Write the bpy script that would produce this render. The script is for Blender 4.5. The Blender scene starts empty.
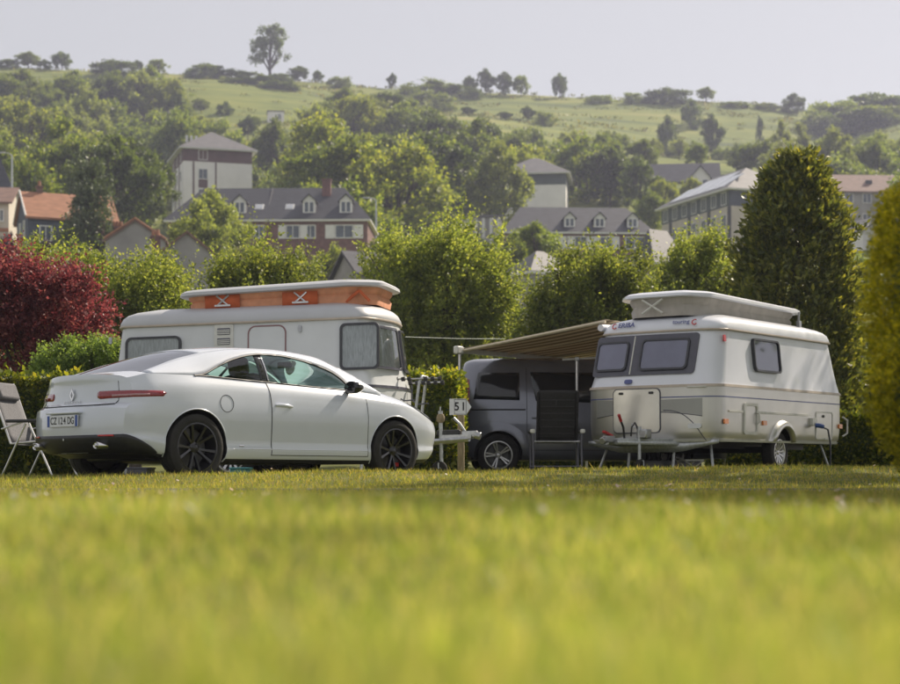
import bpy, bmesh, math, random
import numpy as np
from mathutils import Vector, Matrix

# ------------------------------------------------------------------ camera, sky, sun, exposure
SC = bpy.context.scene
FPX, CXP, HYP = 1750.0, 450.0, 481.0          # focal length, centre column and horizon row of the 900 px wide photograph
CAMZ = 0.0                                    # the lens lies level with the pitch the car stands on
cam_d = bpy.data.cameras.new('camera')
cam_d.sensor_width = 36.0
cam_d.lens = 36.0 * FPX / 900.0
cam_d.shift_y = (HYP - 342.0) / 900.0
cam_d.clip_start = 0.05
cam_d.clip_end = 6000
cam_d.dof.use_dof = True
cam_d.dof.focus_distance = 19.0
cam_d.dof.aperture_fstop = 2.6
cam = bpy.data.objects.new('camera', cam_d)
SC.collection.objects.link(cam)
cam.location = (0, 0, CAMZ)
cam.rotation_euler = (math.radians(90), 0, 0)
SC.camera = cam

SUN_AZ, SUN_EL = math.radians(44), math.radians(41)      # to the right of the view direction, and up
world = bpy.data.worlds.new('World')
SC.world = world
world.use_nodes = True
wn = world.node_tree
for n in list(wn.nodes):
    wn.nodes.remove(n)
sky = wn.nodes.new('ShaderNodeTexSky')
sky.sky_type = 'NISHITA'
sky.sun_disc = False
sky.sun_elevation = SUN_EL
sky.sun_rotation = SUN_AZ
sky.air_density = 1.0
sky.dust_density = 1.5
sky.ozone_density = 1.0
bg = wn.nodes.new('ShaderNodeBackground')
bg.inputs['Strength'].default_value = 0.12
wo = wn.nodes.new('ShaderNodeOutputWorld')
# a thin even veil of high cloud whitens the whole sky
veil = wn.nodes.new('ShaderNodeMix'); veil.data_type = 'RGBA'; veil.inputs['Factor'].default_value = .84
veil.inputs[7].default_value = (3.75, 3.62, 3.5, 1)
wn.links.new(sky.outputs[0], veil.inputs[6])
wn.links.new(veil.outputs[2], bg.inputs[0])
wn.links.new(bg.outputs[0], wo.inputs[0])

sun_d = bpy.data.lights.new('sun', 'SUN')
sun_d.energy = 5.0
sun_d.angle = math.radians(0.6)
sun_d.color = (1.0, 0.88, 0.72)
sun = bpy.data.objects.new('sun', sun_d)
SC.collection.objects.link(sun)
sdir = Vector((math.sin(SUN_AZ) * math.cos(SUN_EL), math.cos(SUN_AZ) * math.cos(SUN_EL), math.sin(SUN_EL)))
sun.rotation_euler = sdir.to_track_quat('Z', 'Y').to_euler()

SC.view_settings.view_transform = 'Standard'
SC.view_settings.look = 'None'
SC.view_settings.exposure = 0.45
SC.view_settings.gamma = 1.0
SC.view_settings.use_curve_mapping = False
SC.render.engine = 'CYCLES'
SC.cycles.use_denoising = True
SC.cycles.max_bounces = 8
SC.cycles.diffuse_bounces = 3
SC.cycles.glossy_bounces = 3
SC.cycles.transmission_bounces = 5
SC.cycles.transparent_max_bounces = 10
SC.cycles.volume_bounces = 0
SC.cycles.sample_clamp_indirect = 6.0
random.seed(5)
np.random.seed(5)
R = math.radians

# ------------------------------------------------------------------ helpers
def P(px, py, Y):
    """photo pixel + distance -> world point"""
    return Vector(((px - CXP) / FPX * Y, Y, CAMZ + (HYP - py) / FPX * Y))

def pchip(xs, ys):
    xs = np.array(xs, float); ys = np.array(ys, float)
    h = np.diff(xs); d = np.diff(ys) / h
    m = np.zeros(len(xs))
    m[0], m[-1] = d[0], d[-1]
    for i in range(1, len(xs) - 1):
        if d[i - 1] * d[i] > 0:
            w1, w2 = 2 * h[i] + h[i - 1], h[i] + 2 * h[i - 1]
            m[i] = (w1 + w2) / (w1 / d[i - 1] + w2 / d[i])
    def f(x):
        x = np.clip(np.asarray(x, float), xs[0], xs[-1])
        i = np.clip(np.searchsorted(xs, x, side='right') - 1, 0, len(h) - 1)
        t = (x - xs[i]) / h[i]
        return ((2*t**3 - 3*t**2 + 1) * ys[i] + (t**3 - 2*t**2 + t) * h[i] * m[i]
                + (-2*t**3 + 3*t**2) * ys[i + 1] + (t**3 - t**2) * h[i] * m[i + 1])
    return f

def sstep(a, b, x):
    t = np.clip((np.asarray(x, float) - a) / (b - a), 0, 1)
    return t * t * (3 - 2 * t)

def link(o, parent=None):
    SC.collection.objects.link(o)
    if parent is not None:
        o.parent = parent
    return o

def tag(o, label=None, cat=None, group=None, kind=None):
    if label: o['label'] = label
    if cat: o['category'] = cat
    if group: o['group'] = group
    if kind: o['kind'] = kind
    return o

def thing(name, label, cat, loc=(0, 0, 0), rz=0.0, group=None, rot=None):
    o = bpy.data.objects.new(name, None)
    o.empty_display_size = 0.2
    link(o)
    o.location = loc
    o.rotation_euler = rot if rot else (0, 0, rz)
    return tag(o, label, cat, group)

def copy_tree(o, parent=None):
    c = o.copy()
    SC.collection.objects.link(c)
    c.parent = parent
    for ch in KIDS.get(o, [x for x in o.children]):
        copy_tree(ch, c)
    return c
KIDS = {}

def finish(me, angle=35):
    me.polygons.foreach_set('use_smooth', [True] * len(me.polygons))
    if angle < 180:
        me.set_sharp_from_angle(angle=R(angle))

class MB:
    """collects shapes for ONE mesh object"""
    def __init__(s):
        s.v = []; s.f = []; s.M = None
    def add(s, vs, fs):
        b = len(s.v)
        s.v += [tuple(s.M @ Vector(p)) if s.M else tuple(p) for p in vs]
        s.f += [tuple(b + i for i in f) for f in fs]
        return s
    def box(s, c, d, rot=None, taper=1.0):
        x, y, z = d[0] / 2, d[1] / 2, d[2] / 2
        t = taper
        vs = [Vector(p) for p in ((-x, -y, -z), (x, -y, -z), (x, y, -z), (-x, y, -z), (-x*t, -y*t, z), (x*t, -y*t, z), (x*t, y*t, z), (-x*t, y*t, z))]
        if rot is not None:
            vs = [rot @ v for v in vs]
        c = Vector(c)
        return s.add([c + v for v in vs], [(3, 2, 1, 0), (4, 5, 6, 7), (0, 1, 5, 4), (1, 2, 6, 5), (2, 3, 7, 6), (3, 0, 4, 7)])
    def tube(s, pts, r, n=8, cap=True):
        pts = [Vector(p) for p in pts]
        rs = r if isinstance(r, (list, tuple)) else [r] * len(pts)
        vs = []
        up = None
        for i, p in enumerate(pts):
            a = pts[max(i - 1, 0)]; b = pts[min(i + 1, len(pts) - 1)]
            d = (b - a).normalized()
            if up is None:
                up = Vector((0, 0, 1)) if abs(d.z) < .9 else Vector((1, 0, 0))
            u = d.cross(up)
            if u.length < 1e-4: u = d.cross(Vector((0, 1, 0)))
            u.normalize(); w = d.cross(u).normalized(); up = -w if False else u.cross(d)
            for k in range(n):
                t = 2 * math.pi * k / n
                vs.append(p + (u * math.cos(t) + w * math.sin(t)) * rs[i])
        fs = []
        for i in range(len(pts) - 1):
            for k in range(n):
                k2 = (k + 1) % n
                fs.append((i*n + k, i*n + k2, (i+1)*n + k2, (i+1)*n + k))
        if cap:
            fs.append(tuple(range(n))[::-1]); fs.append(tuple((len(pts)-1)*n + k for k in range(n)))
        return s.add(vs, fs)
    def lathe(s, prof, n=24, M=None, closed=False):
        """prof: (radius, height) list round local z"""
        M = M or Matrix()
        vs = [M @ Vector((r * math.cos(2*math.pi*k/n), r * math.sin(2*math.pi*k/n), h)) for r, h in prof for k in range(n)]
        fs = []
        m = len(prof)
        for i in range(m if closed else m - 1):
            j = (i + 1) % m
            for k in range(n):
                k2 = (k + 1) % n
                fs.append((i*n + k, i*n + k2, j*n + k2, j*n + k))
        return s.add(vs, fs)
    def grid(s, pts, cu=False):
        """pts: rows of points"""
        h, w = len(pts), len(pts[0])
        fs = []
        for i in range(h - 1):
            for k in range(w if cu else w - 1):
                k2 = (k + 1) % w
                fs.append((i*w + k, i*w + k2, (i+1)*w + k2, (i+1)*w + k))
        return s.add([p for r in pts for p in r], fs)
    def prism(s, poly, vec):
        n = len(poly); v = Vector(vec)
        a = [Vector(p) for p in poly]
        return s.add(a + [p + v for p in a], [tuple(range(n))[::-1], tuple(range(n, 2*n))] + [(i, (i+1) % n, n + (i+1) % n, n + i) for i in range(n)])
    def build(s, name, mat, parent=None, angle=35, bevel=0, solid=0, loc=None, rz=None):
        me = bpy.data.meshes.new(name)
        me.from_pydata(s.v, [], s.f)
        bm = bmesh.new(); bm.from_mesh(me)
        bmesh.ops.recalc_face_normals(bm, faces=bm.faces)
        bm.to_mesh(me); bm.free()
        for m in (mat if isinstance(mat, (list, tuple)) else [mat]):
            me.materials.append(m)
        finish(me, angle)
        o = bpy.data.objects.new(name, me)
        link(o, parent)
        if loc is not None: o.location = loc
        if rz is not None: o.rotation_euler = (0, 0, rz)
        if solid:
            m = o.modifiers.new('solid', 'SOLIDIFY'); m.thickness = solid; m.offset = -1
        if bevel:
            m = o.modifiers.new('bevel', 'BEVEL'); m.width = bevel; m.segments = 2; m.limit_method = 'ANGLE'; m.angle_limit = R(40)
        return o

def rrect(w, h, r, n=5, cx=0, cy=0, k=7):
    """rounded rectangle, its straight sides cut into k pieces so that it can follow a bowed wall"""
    r = min(r, w / 2 - 1e-4, h / 2 - 1e-4)
    arcs = []
    for (sx, sy, a0) in ((1, 1, 0), (-1, 1, 90), (-1, -1, 180), (1, -1, 270)):
        arcs.append([(cx + sx * (w/2 - r) + r * math.cos(R(a0 + 90 * j / n)), cy + sy * (h/2 - r) + r * math.sin(R(a0 + 90 * j / n))) for j in range(n + 1)])
    out = []
    for i in range(4):
        out += arcs[i]
        p, q = arcs[i][-1], arcs[(i + 1) % 4][0]
        out += [(p[0] + (q[0] - p[0]) * j / k, p[1] + (q[1] - p[1]) * j / k) for j in range(1, k)]
    return out

def panel(mb, S, poly, d0, d1):
    """a plate with outline poly (u, v) on the surface S(u, v, offset), from offset d0 to d1"""
    n = len(poly)
    cu = sum(p[0] for p in poly) / n; cv = sum(p[1] for p in poly) / n
    steps = (1.0, .8, .6, .4, .2) if n > 6 else (1.0,)
    vs = [S(u, v, d0) for u, v in poly]
    for q in steps:                         # rings towards the middle, so that the plate follows a bowed wall
        vs += [S(cu + (u - cu) * q, cv + (v - cv) * q, d1) for u, v in poly]
    vs.append(S(cu, cv, d1))
    fs = []
    for r_ in range(len(steps)):
        fs += [(r_*n + i, r_*n + (i+1) % n, (r_+1)*n + (i+1) % n, (r_+1)*n + i) for i in range(n)]
    k = len(steps) * n
    fs += [(k + i, k + (i+1) % n, len(vs) - 1) for i in range(n)]
    return mb.add(vs, fs)

def ring(mb, S, outer, inner, d0, d1):
    n = len(outer)
    vs = [S(u, v, d0) for u, v in outer] + [S(u, v, d1) for u, v in outer] + [S(u, v, d1) for u, v in inner] + [S(u, v, d0) for u, v in inner]
    fs = []
    for i in range(n):
        j = (i + 1) % n
        fs += [(i, j, n + j, n + i), (n + i, n + j, 2*n + j, 2*n + i), (2*n + i, 2*n + j, 3*n + j, 3*n + i)]
    return mb.add(vs, fs)

def text(name, body, size, mat, parent, M, depth=.001, bold=0.0, xs=1.0):
    cu = bpy.data.curves.new(name, 'FONT')
    cu.body = body; cu.size = size; cu.align_x = 'CENTER'; cu.align_y = 'CENTER'; cu.extrude = depth; cu.offset = bold
    to = bpy.data.objects.new(name + '_curve', cu)
    SC.collection.objects.link(to)
    dg = bpy.context.evaluated_depsgraph_get()
    me = bpy.data.meshes.new_from_object(to.evaluated_get(dg))
    bpy.data.objects.remove(to)
    me.name = name
    me.materials.clear(); me.materials.append(mat)
    o = bpy.data.objects.new(name, me)
    link(o, parent)
    o.matrix_local = M @ Matrix.Diagonal((xs, 1, 1, 1))
    return o

def frame(loc, right, up):
    r = Vector(right).normalized(); u = Vector(up).normalized(); n = r.cross(u).normalized(); u = n.cross(r)
    return Matrix.Translation(loc) @ Matrix((r, u, n)).transposed().to_4x4()

def fastmesh(name, v, nper, mat, parent=None, smooth=False):
    """v: (N*nper, 3) array, one polygon for each run of nper points"""
    v = np.ascontiguousarray(v, dtype=np.float32).reshape(-1, 3)
    nv = len(v); nf = nv // nper
    me = bpy.data.meshes.new(name)
    me.vertices.add(nv); me.vertices.foreach_set('co', v.ravel())
    me.loops.add(nv); me.loops.foreach_set('vertex_index', np.arange(nv, dtype=np.int32))
    me.polygons.add(nf)
    me.polygons.foreach_set('loop_start', np.arange(0, nv, nper, dtype=np.int32))
    me.update(calc_edges=True)
    me.materials.append(mat)
    o = bpy.data.objects.new(name, me)
    link(o, parent)
    return o

# ------------------------------------------------------------------ materials
def nodes(name):
    m = bpy.data.materials.new(name)
    m.use_nodes = True
    nt = m.node_tree
    for n in list(nt.nodes): nt.nodes.remove(n)
    out = nt.nodes.new('ShaderNodeOutputMaterial')
    return m, nt, out

def noise(nt, scale, detail=4, coord='Object', rough=.55, stretch=None):
    tc = nt.nodes.new('ShaderNodeTexCoord')
    n = nt.nodes.new('ShaderNodeTexNoise')
    n.inputs['Scale'].default_value = scale; n.inputs['Detail'].default_value = detail; n.inputs['Roughness'].default_value = rough
    if stretch:
        mp = nt.nodes.new('ShaderNodeMapping'); mp.inputs['Scale'].default_value = stretch
        nt.links.new(tc.outputs[coord], mp.inputs[0]); nt.links.new(mp.outputs[0], n.inputs['Vector'])
    else:
        nt.links.new(tc.outputs[coord], n.inputs['Vector'])
    return n

def ramp(nt, fac, stops):
    r = nt.nodes.new('ShaderNodeValToRGB')
    e = r.color_ramp.elements
    while len(e) < len(stops): e.new(.5)
    for el, (p, c) in zip(e, stops):
        el.position = p; el.color = (*c, 1)
    nt.links.new(fac, r.inputs[0])
    return r

def M(name, col, rough=.6, metal=0.0, var=.12, vs=6.0, bump=0.0, bs=40.0, coat=0.0, spec=.5, stretch=None, sheen=0.0):
    m, nt, out = nodes(name)
    b = nt.nodes.new('ShaderNodeBsdfPrincipled')
    n = noise(nt, vs, 5, stretch=stretch)
    lo = tuple(max(0, c * (1 - var)) for c in col); hi = tuple(min(1, c * (1 + var)) for c in col)
    r = ramp(nt, n.outputs['Fac'], [(.3, lo), (.7, hi)])
    nt.links.new(r.outputs[0], b.inputs['Base Color'])
    b.inputs['Roughness'].default_value = rough
    b.inputs['Metallic'].default_value = metal
    b.inputs['Coat Weight'].default_value = coat
    b.inputs['Coat Roughness'].default_value = .06
    b.inputs['Specular IOR Level'].default_value = spec
    b.inputs['Sheen Weight'].default_value = sheen
    if bump:
        n2 = noise(nt, bs, 4, stretch=stretch)
        bp = nt.nodes.new('ShaderNodeBump'); bp.inputs['Strength'].default_value = bump; bp.inputs['Distance'].default_value = .02
        nt.links.new(n2.outputs['Fac'], bp.inputs['Height']); nt.links.new(bp.outputs[0], b.inputs['Normal'])
    nt.links.new(b.outputs[0], out.inputs[0])
    return m

def leafmat(name, stops, trans=.42, tcol=None, rough=.5, vs=.9, vamp=.35):
    m, nt, out = nodes(name)
    g = nt.nodes.new('ShaderNodeNewGeometry')
    r = ramp(nt, g.outputs['Random Per Island'], stops)
    n = noise(nt, vs, 2)
    oi = nt.nodes.new('ShaderNodeObjectInfo')
    ad = nt.nodes.new('ShaderNodeMath'); ad.operation = 'MULTIPLY_ADD'; ad.inputs[1].default_value = .35; 
    nt.links.new(oi.outputs['Random'], ad.inputs[0]); nt.links.new(n.outputs['Fac'], ad.inputs[2])
    mr = nt.nodes.new('ShaderNodeMapRange')
    mr.inputs['From Min'].default_value = .35; mr.inputs['From Max'].default_value = 1.0
    mr.inputs['To Min'].default_value = 1 - vamp; mr.inputs['To Max'].default_value = 1 + vamp
    nt.links.new(ad.outputs[0], mr.inputs['Value'])
    hs = nt.nodes.new('ShaderNodeHueSaturation')
    nt.links.new(mr.outputs[0], hs.inputs['Value']); nt.links.new(r.outputs[0], hs.inputs['Color'])
    b = nt.nodes.new('ShaderNodeBsdfPrincipled')
    nt.links.new(hs.outputs[0], b.inputs['Base Color'])
    b.inputs['Roughness'].default_value = rough
    b.inputs['Specular IOR Level'].default_value = .35
    t = nt.nodes.new('ShaderNodeBsdfTranslucent')
    mx = nt.nodes.new('ShaderNodeMix'); mx.data_type = 'RGBA'; mx.blend_type = 'MULTIPLY'; mx.inputs['Factor'].default_value = 1
    tc = tcol or (2.0, 1.75, .7)
    mx.inputs[7].default_value = (*tc, 1)
    nt.links.new(hs.outputs[0], mx.inputs[6]); nt.links.new(mx.outputs[2], t.inputs['Color'])
    ms = nt.nodes.new('ShaderNodeMixShader'); ms.inputs[0].default_value = trans
    nt.links.new(b.outputs[0], ms.inputs[1]); nt.links.new(t.outputs[0], ms.inputs[2])
    nt.links.new(ms.outputs[0], out.inputs[0])
    return m

def glassmat(name, tint, refl=.12, rough=.02):
    m, nt, out = nodes(name)
    tr = nt.nodes.new('ShaderNodeBsdfTransparent')
    n = noise(nt, 3.0, 2)
    r = ramp(nt, n.outputs['Fac'], [(.3, tuple(c * .93 for c in tint)), (.7, tint)])
    nt.links.new(r.outputs[0], tr.inputs['Color'])
    gl = nt.nodes.new('ShaderNodeBsdfGlossy'); gl.inputs['Roughness'].default_value = rough; gl.inputs['Color'].default_value = (.95, .96, 1, 1)
    lw = nt.nodes.new('ShaderNodeFresnel'); lw.inputs['IOR'].default_value = 1.5
    ad = nt.nodes.new('ShaderNodeMath'); ad.operation = 'ADD'; ad.use_clamp = True; ad.inputs[1].default_value = refl
    nt.links.new(lw.outputs[0], ad.inputs[0])
    ms = nt.nodes.new('ShaderNodeMixShader')
    nt.links.new(ad.outputs[0], ms.inputs[0]); nt.links.new(tr.outputs[0], ms.inputs[1]); nt.links.new(gl.outputs[0], ms.inputs[2])
    nt.links.new(ms.outputs[0], out.inputs[0])
    return m

MT = {}
MT['car_white'] = M('car_white', (.645, .685, .76), .22, 0, .02, 3, coat=1.0)
MT['black_plastic'] = M('black_plastic', (.022, .022, .024), .45, 0, .25, 20)
MT['black_gloss'] = M('black_gloss', (.012, .012, .014), .08, 0, .1, 10, coat=.5)
MT['rubber'] = M('rubber', (.022, .021, .02), .8, 0, .3, 14, .25, 60)
MT['dark_rim'] = M('dark_rim', (.018, .018, .021), .28, .3, .15, 12, coat=.5)
MT['alloy'] = M('alloy', (.55, .55, .56), .3, .8, .1, 12)
MT['chrome'] = M('chrome', (.75, .75, .76), .12, 1.0, .05, 10)
MT['steel'] = M('steel', (.42, .43, .44), .38, .9, .2, 18, .1, 60)
MT['steel_dark'] = M('brake_steel', (.12, .12, .12), .5, .7, .2, 18)
MT['galv'] = M('galvanised', (.50, .52, .54), .45, .7, .18, 25, .08, 80)
MT['tail_red'] = M('tail_red', (.26, .006, .014), .12, 0, .15, 30, coat=1)
MT['tail_clear'] = M('tail_clear', (.42, .20, .22), .15, 0, .12, 40, coat=1)
MT['orange_lens'] = M('orange_lens', (.75, .22, .02), .2, 0, .1, 30, coat=.6)
MT['red_lens'] = M('red_lens', (.6, .03, .03), .2, 0, .1, 30, coat=.6)
MT['plate_white'] = M('plate_white', (.72, .74, .78), .4, 0, .05, 20)
MT['plate_blue'] = M('plate_blue', (.03, .08, .34), .4, 0, .05, 20)
MT['ink'] = M('ink_black', (.015, .015, .018), .5, 0, .1, 20)
MT['seat_cloth'] = M('seat_cloth', (.035, .033, .034), .85, 0, .2, 30, .2, 120)
MT['glass_car'] = glassmat('glass_car', (.66, .84, .77), .02)
MT['glass_dark'] = glassmat('glass_dark', (.25, .27, .27), .10)
MT['glass_van'] = M('glass_van', (.02, .022, .026), .06, 0, .1, 4, coat=.4)
MT['glass_house'] = M('glass_house', (.10, .12, .15), .12, 0, .3, 2)
MT['cream'] = M('caravan_cream', (.67, .695, .72), .36, 0, .05, 2.5, .02, 60, coat=.25)
MT['white'] = M('caravan_white', (.76, .785, .86), .3, 0, .03, 2.5, coat=.4)
MT['silver'] = M('caravan_silver', (.60, .59, .56), .34, .75, .05, 2.5, .02, 90, coat=.25)
MT['hatch'] = M('hatch_alloy', (.74, .73, .69), .26, .6, .05, 3, .02, 90, coat=.3)
MT['silver_grey'] = M('caravan_grey', (.34, .345, .33), .4, .4, .05, 2.5)
MT['roof_grey'] = M('roof_cap_grey', (.52, .53, .56), .42, 0, .06, 2.0, .03, 50)
MT['tan_line'] = M('trim_tan', (.50, .43, .36), .45, 0, .1, 10)
MT['blue_line'] = M('trim_blue', (.10, .12, .30), .45, 0, .1, 10)
MT['frame_dark'] = M('window_frame_dark', (.045, .047, .055), .35, 0, .15, 10)
MT['frame_grey'] = M('window_surround', (.075, .075, .10), .25, 0, .1, 6, coat=.3)
MT['blind'] = M('blind', (.62, .62, .68), .8, 0, .05, 4)
MT['lace'] = M('lace_curtain', (.78, .82, .80), .9, 0, .25, 22, .5, 30, stretch=(3, 3, .35))
MT['orange_fabric'] = M('orange_fabric', (.62, .14, .05), .85, 0, .12, 10, .2, 60)
MT['peach_fabric'] = M('peach_fabric', (.72, .33, .19), .85, 0, .12, 10, .2, 60)
MT['grey_fabric'] = M('grey_fabric', (.46, .43, .40), .9, 0, .14, 7, .3, 40, stretch=(1, 1, .4))
MT['burgundy'] = M('burgundy_trim', (.27, .15, .16), .5, 0, .1, 10)
MT['chair_grey'] = M('chair_mesh', (.14, .14, .15), .8, 0, .25, 60, .3, 160)
MT['chair_black'] = M('chair_black', (.02, .019, .019), .75, 0, .25, 40, .3, 120)
MT['aluminium'] = M('aluminium', (.62, .62, .63), .3, .9, .08, 20)
MT['wood_post'] = M('wood_post', (.30, .24, .15), .85, 0, .3, 20, .4, 40, stretch=(4, 4, .5))
MT['bark'] = M('bark', (.085, .07, .055), .95, 0, .4, 9, .8, 14, stretch=(3, 3, .6))
MT['asphalt'] = M('asphalt', (.055, .055, .058), .9, 0, .25, 9, .5, 60)
MT['light_plastic'] = M('light_plastic', (.66, .66, .62), .45, 0, .08, 12)
MT['blue_plastic'] = M('blue_plastic', (.05, .10, .30), .35, 0, .1, 12)
MT['teal_plastic'] = M('teal_plastic', (.12, .42, .45), .45, 0, .1, 12)
MT['red_plastic'] = M('red_plastic', (.45, .03, .03), .4, 0, .1, 12)
MT['cable_green'] = M('cable', (.06, .11, .09), .6, 0, .1, 12)

# ------------------------------------------------------------------ terrain
_crest = pchip([-300, 0, 60, 180, 300, 380, 450, 600, 700, 760, 800, 835, 870, 900, 1200],
               [70, 68, 70, 74, 82, 87, 89, 97, 103, 107, 112, 122, 112, 108, 104])
_prof = pchip([34, 60, 100, 160, 250, 350, 430, 500], [.16, 1.0, 7, 20, 36, 64, 89, 112])
_near = pchip([-30, 0, 1.2, 2.4, 4.2, 5.2, 7.0, 11.0, 11.8, 13.8, 15.2, 16.7],
              [-.17, -.17, -.165, -.135, -.085, -.088, -.098, -.098, -.072, -.068, -.02, .06])

def base_z(x, y):
    return np.clip(.012 * (np.clip(x, -6, 8) + 2) + .006 * (np.clip(y, 17, 34) - 18), -.03, .17)

def ground_z(x, y):
    x = np.asarray(x, float); y = np.asarray(y, float)
    zc = np.clip(.094 + .0115 * x, .05, .18)                       # the lip of the bank in front of the pitches
    n = _near(np.minimum(y, 16.7)) + (zc - .06) * sstep(14.2, 16.7, y)
    b = base_z(x, y)
    z = n + (b - n) * sstep(16.7, 18.2, y)
    wav = .010 * np.sin(1.7 * x + .6 * y) + .008 * np.sin(3.1 * x - 1.3 * y + 1)
    z = z + wav * (1 - sstep(11, 12, y) * (1 - sstep(14, 15, y))) * (1 - sstep(16, 18, y))
    far = _prof(y)
    px = CXP + FPX * x / np.maximum(y, 1)
    zcr = (HYP - _crest(px)) / FPX * 500
    k = zcr / 112.0
    far = far * (1 + (k - 1) * sstep(230, 470, y))
    far = far + sstep(120, 300, y) * (2.2 * np.sin(x / 31 + y / 47) + 1.5 * np.sin(x / 17 - y / 23)) * (1 - .7 * sstep(430, 500, y))
    far = np.where(y > 500, zcr - (y - 500) * .10 - 0.0004 * (y - 500) ** 2, far)
    far = np.maximum(far, -60)
    return np.where(y > 34, z + (far - _prof(34.0)) * 1.0 * sstep(33, 40, y) + (0), z)

def gz(x, y):
    return float(ground_z(x, y))

def ground_material():
    m, nt, out = nodes('turf')
    b = nt.nodes.new('ShaderNodeBsdfPrincipled'); b.inputs['Roughness'].default_value = .9; b.inputs['Specular IOR Level'].default_value = .15
    n1 = noise(nt, 1.3, 6); n2 = noise(nt, .07, 9, stretch=(.30, 1.0, 2.0), rough=.68); n3 = noise(nt, .012, 5)
    near = ramp(nt, n1.outputs['Fac'], [(.3, (.07, .085, .022)), (.55, (.12, .13, .036)), (.72, (.20, .165, .07))])
    far = ramp(nt, n2.outputs['Fac'], [(.34, (.06, .085, .02)), (.46, (.14, .175, .034)), (.58, (.205, .225, .044)), (.70, (.28, .25, .09))])
    sep = nt.nodes.new('ShaderNodeSeparateXYZ'); tc = nt.nodes.new('ShaderNodeTexCoord')
    nt.links.new(tc.outputs['Object'], sep.inputs[0])
    mr = nt.nodes.new('ShaderNodeMapRange'); mr.inputs['From Min'].default_value = 60; mr.inputs['From Max'].default_value = 150
    nt.links.new(sep.outputs['Y'], mr.inputs['Value'])
    mx = nt.nodes.new('ShaderNodeMix'); mx.data_type = 'RGBA'
    nt.links.new(mr.outputs[0], mx.inputs['Factor']); nt.links.new(near.outputs[0], mx.inputs[6]); nt.links.new(far.outputs[0], mx.inputs[7])
    nt.links.new(mx.outputs[2], b.inputs['Base Color'])
    bp = nt.nodes.new('ShaderNodeBump'); bp.inputs['Strength'].default_value = .6; bp.inputs['Distance'].default_value = .3
    n4 = noise(nt, .5, 8, rough=.7)
    nt.links.new(n4.outputs['Fac'], bp.inputs['Height']); nt.links.new(bp.outputs[0], b.inputs['Normal'])
    nt.links.new(b.outputs[0], out.inputs[0])
    return m

def build_ground():
    ys = np.concatenate([np.linspace(-25, 0, 6)[:-1], np.linspace(0, 5, 14)[:-1], np.linspace(5, 19, 40)[:-1], np.linspace(19, 40, 22)[:-1],
                         np.linspace(40, 120, 26)[:-1], np.linspace(120, 520, 90)[:-1], np.linspace(520, 900, 12)])
    ts = np.linspace(-1, 1, 141)
    rows = []
    for y in ys:
        hw = max(abs(y) * .62 + 16, 0)
        x = ts * hw
        z = ground_z(x, np.full_like(x, y))
        rows.append([(a, y, c) for a, c in zip(x, z)])
    g = MB().grid(rows).build('ground', ground_material(), None, 180)
    tag(g, kind='structure')
    # the narrow tarmac lane between the two lawns
    rows = []
    for x in np.linspace(-26, 22, 97):
        yc = 12.85 - .012 * x
        r = []
        for k, w in enumerate((-.75, -.72, 0, .72, .75)):
            y = yc + w + .02 * math.sin(x * 3.1 + k)
            r.append((x, y, gz(x, y) + (.006 if 0 < k < 4 else -.02) + (.01 if k == 2 else 0)))
        rows.append(r)
    tag(MB().grid(rows).build('lane', MT['asphalt'], None, 60), kind='structure')
build_ground()

# ------------------------------------------------------------------ lawn
MT['grass'] = leafmat('grass_blade', [(0, (.095, .14, .036)), (.35, (.17, .21, .058)), (.62, (.235, .25, .085)), (.80, (.29, .255, .13)), (1, (.42, .34, .25))], .48, (2.4, 2.4, .85), .5, 1.1, .38)
MT['grass_short'] = leafmat('grass_mown', [(0, (.12, .155, .042)), (.4, (.21, .225, .062)), (.70, (.29, .27, .085)), (1, (.40, .30, .16))], .46, (2.4, 2.3, .8), .55, .7, .38)

def blades(n, fx, fy, h, w, lean=.5, seed=1):
    rg = np.random.default_rng(seed)
    y = fy(rg, n); x = fx(rg, y)
    lane = 12.85 - .012 * x
    ok = np.abs(y - lane) > .72
    x, y = x[ok], y[ok]; n = len(x)
    z = ground_z(x, y)
    hh = h(rg, n, y) ; ww = w(rg, n, y)
    a = rg.uniform(0, 2 * np.pi, n); la = rg.uniform(0, 2 * np.pi, n); ll = hh * rg.gamma(2, lean / 2, n).clip(0, 1.4)
    v = np.empty((n, 3, 3))
    dx, dy = np.cos(a) * ww / 2, np.sin(a) * ww / 2
    v[:, 0] = np.stack([x - dx, y - dy, z - .004], 1)
    v[:, 1] = np.stack([x + dx, y + dy, z - .004], 1)
    v[:, 2] = np.stack([x + np.cos(la) * ll, y + np.sin(la) * ll, z + hh], 1)
    return v.reshape(-1, 3)

def wedge(margin, k):
    return lambda rg, y: rg.uniform(-1, 1, len(y)) * (y * k + margin)

near = blades(270000, wedge(1.9, .36), lambda rg, n: .5 + 5.0 * rg.uniform(0, 1, n) ** 1.15,
              lambda rg, n, y: rg.gamma(6, .0055, n) * (.85 + .3 * np.sin(y * 2.1)) , lambda rg, n, y: rg.uniform(.0025, .0055, n), .6, 3)
o = fastmesh('verge_grass', near, 3, MT['grass'])
tag(o, 'tall sunlit yellow green grass of the verge before the lane', 'grass', kind='stuff')
mid = blades(270000, wedge(3.2, .38), lambda rg, n: 5.3 + 13.5 * rg.uniform(0, 1, n) ** .8,
             lambda rg, n, y: rg.gamma(5, .0052, n), lambda rg, n, y: rg.uniform(.005, .011, n), .6, 4)
far = blades(120000, wedge(2.5, .34), lambda rg, n: 18 + 16 * rg.uniform(0, 1, n),
             lambda rg, n, y: rg.gamma(5, .006, n), lambda rg, n, y: rg.uniform(.010, .02, n), .6, 6)
o = fastmesh('mown_grass', np.concatenate([mid, far]), 3, MT['grass_short'])
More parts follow.
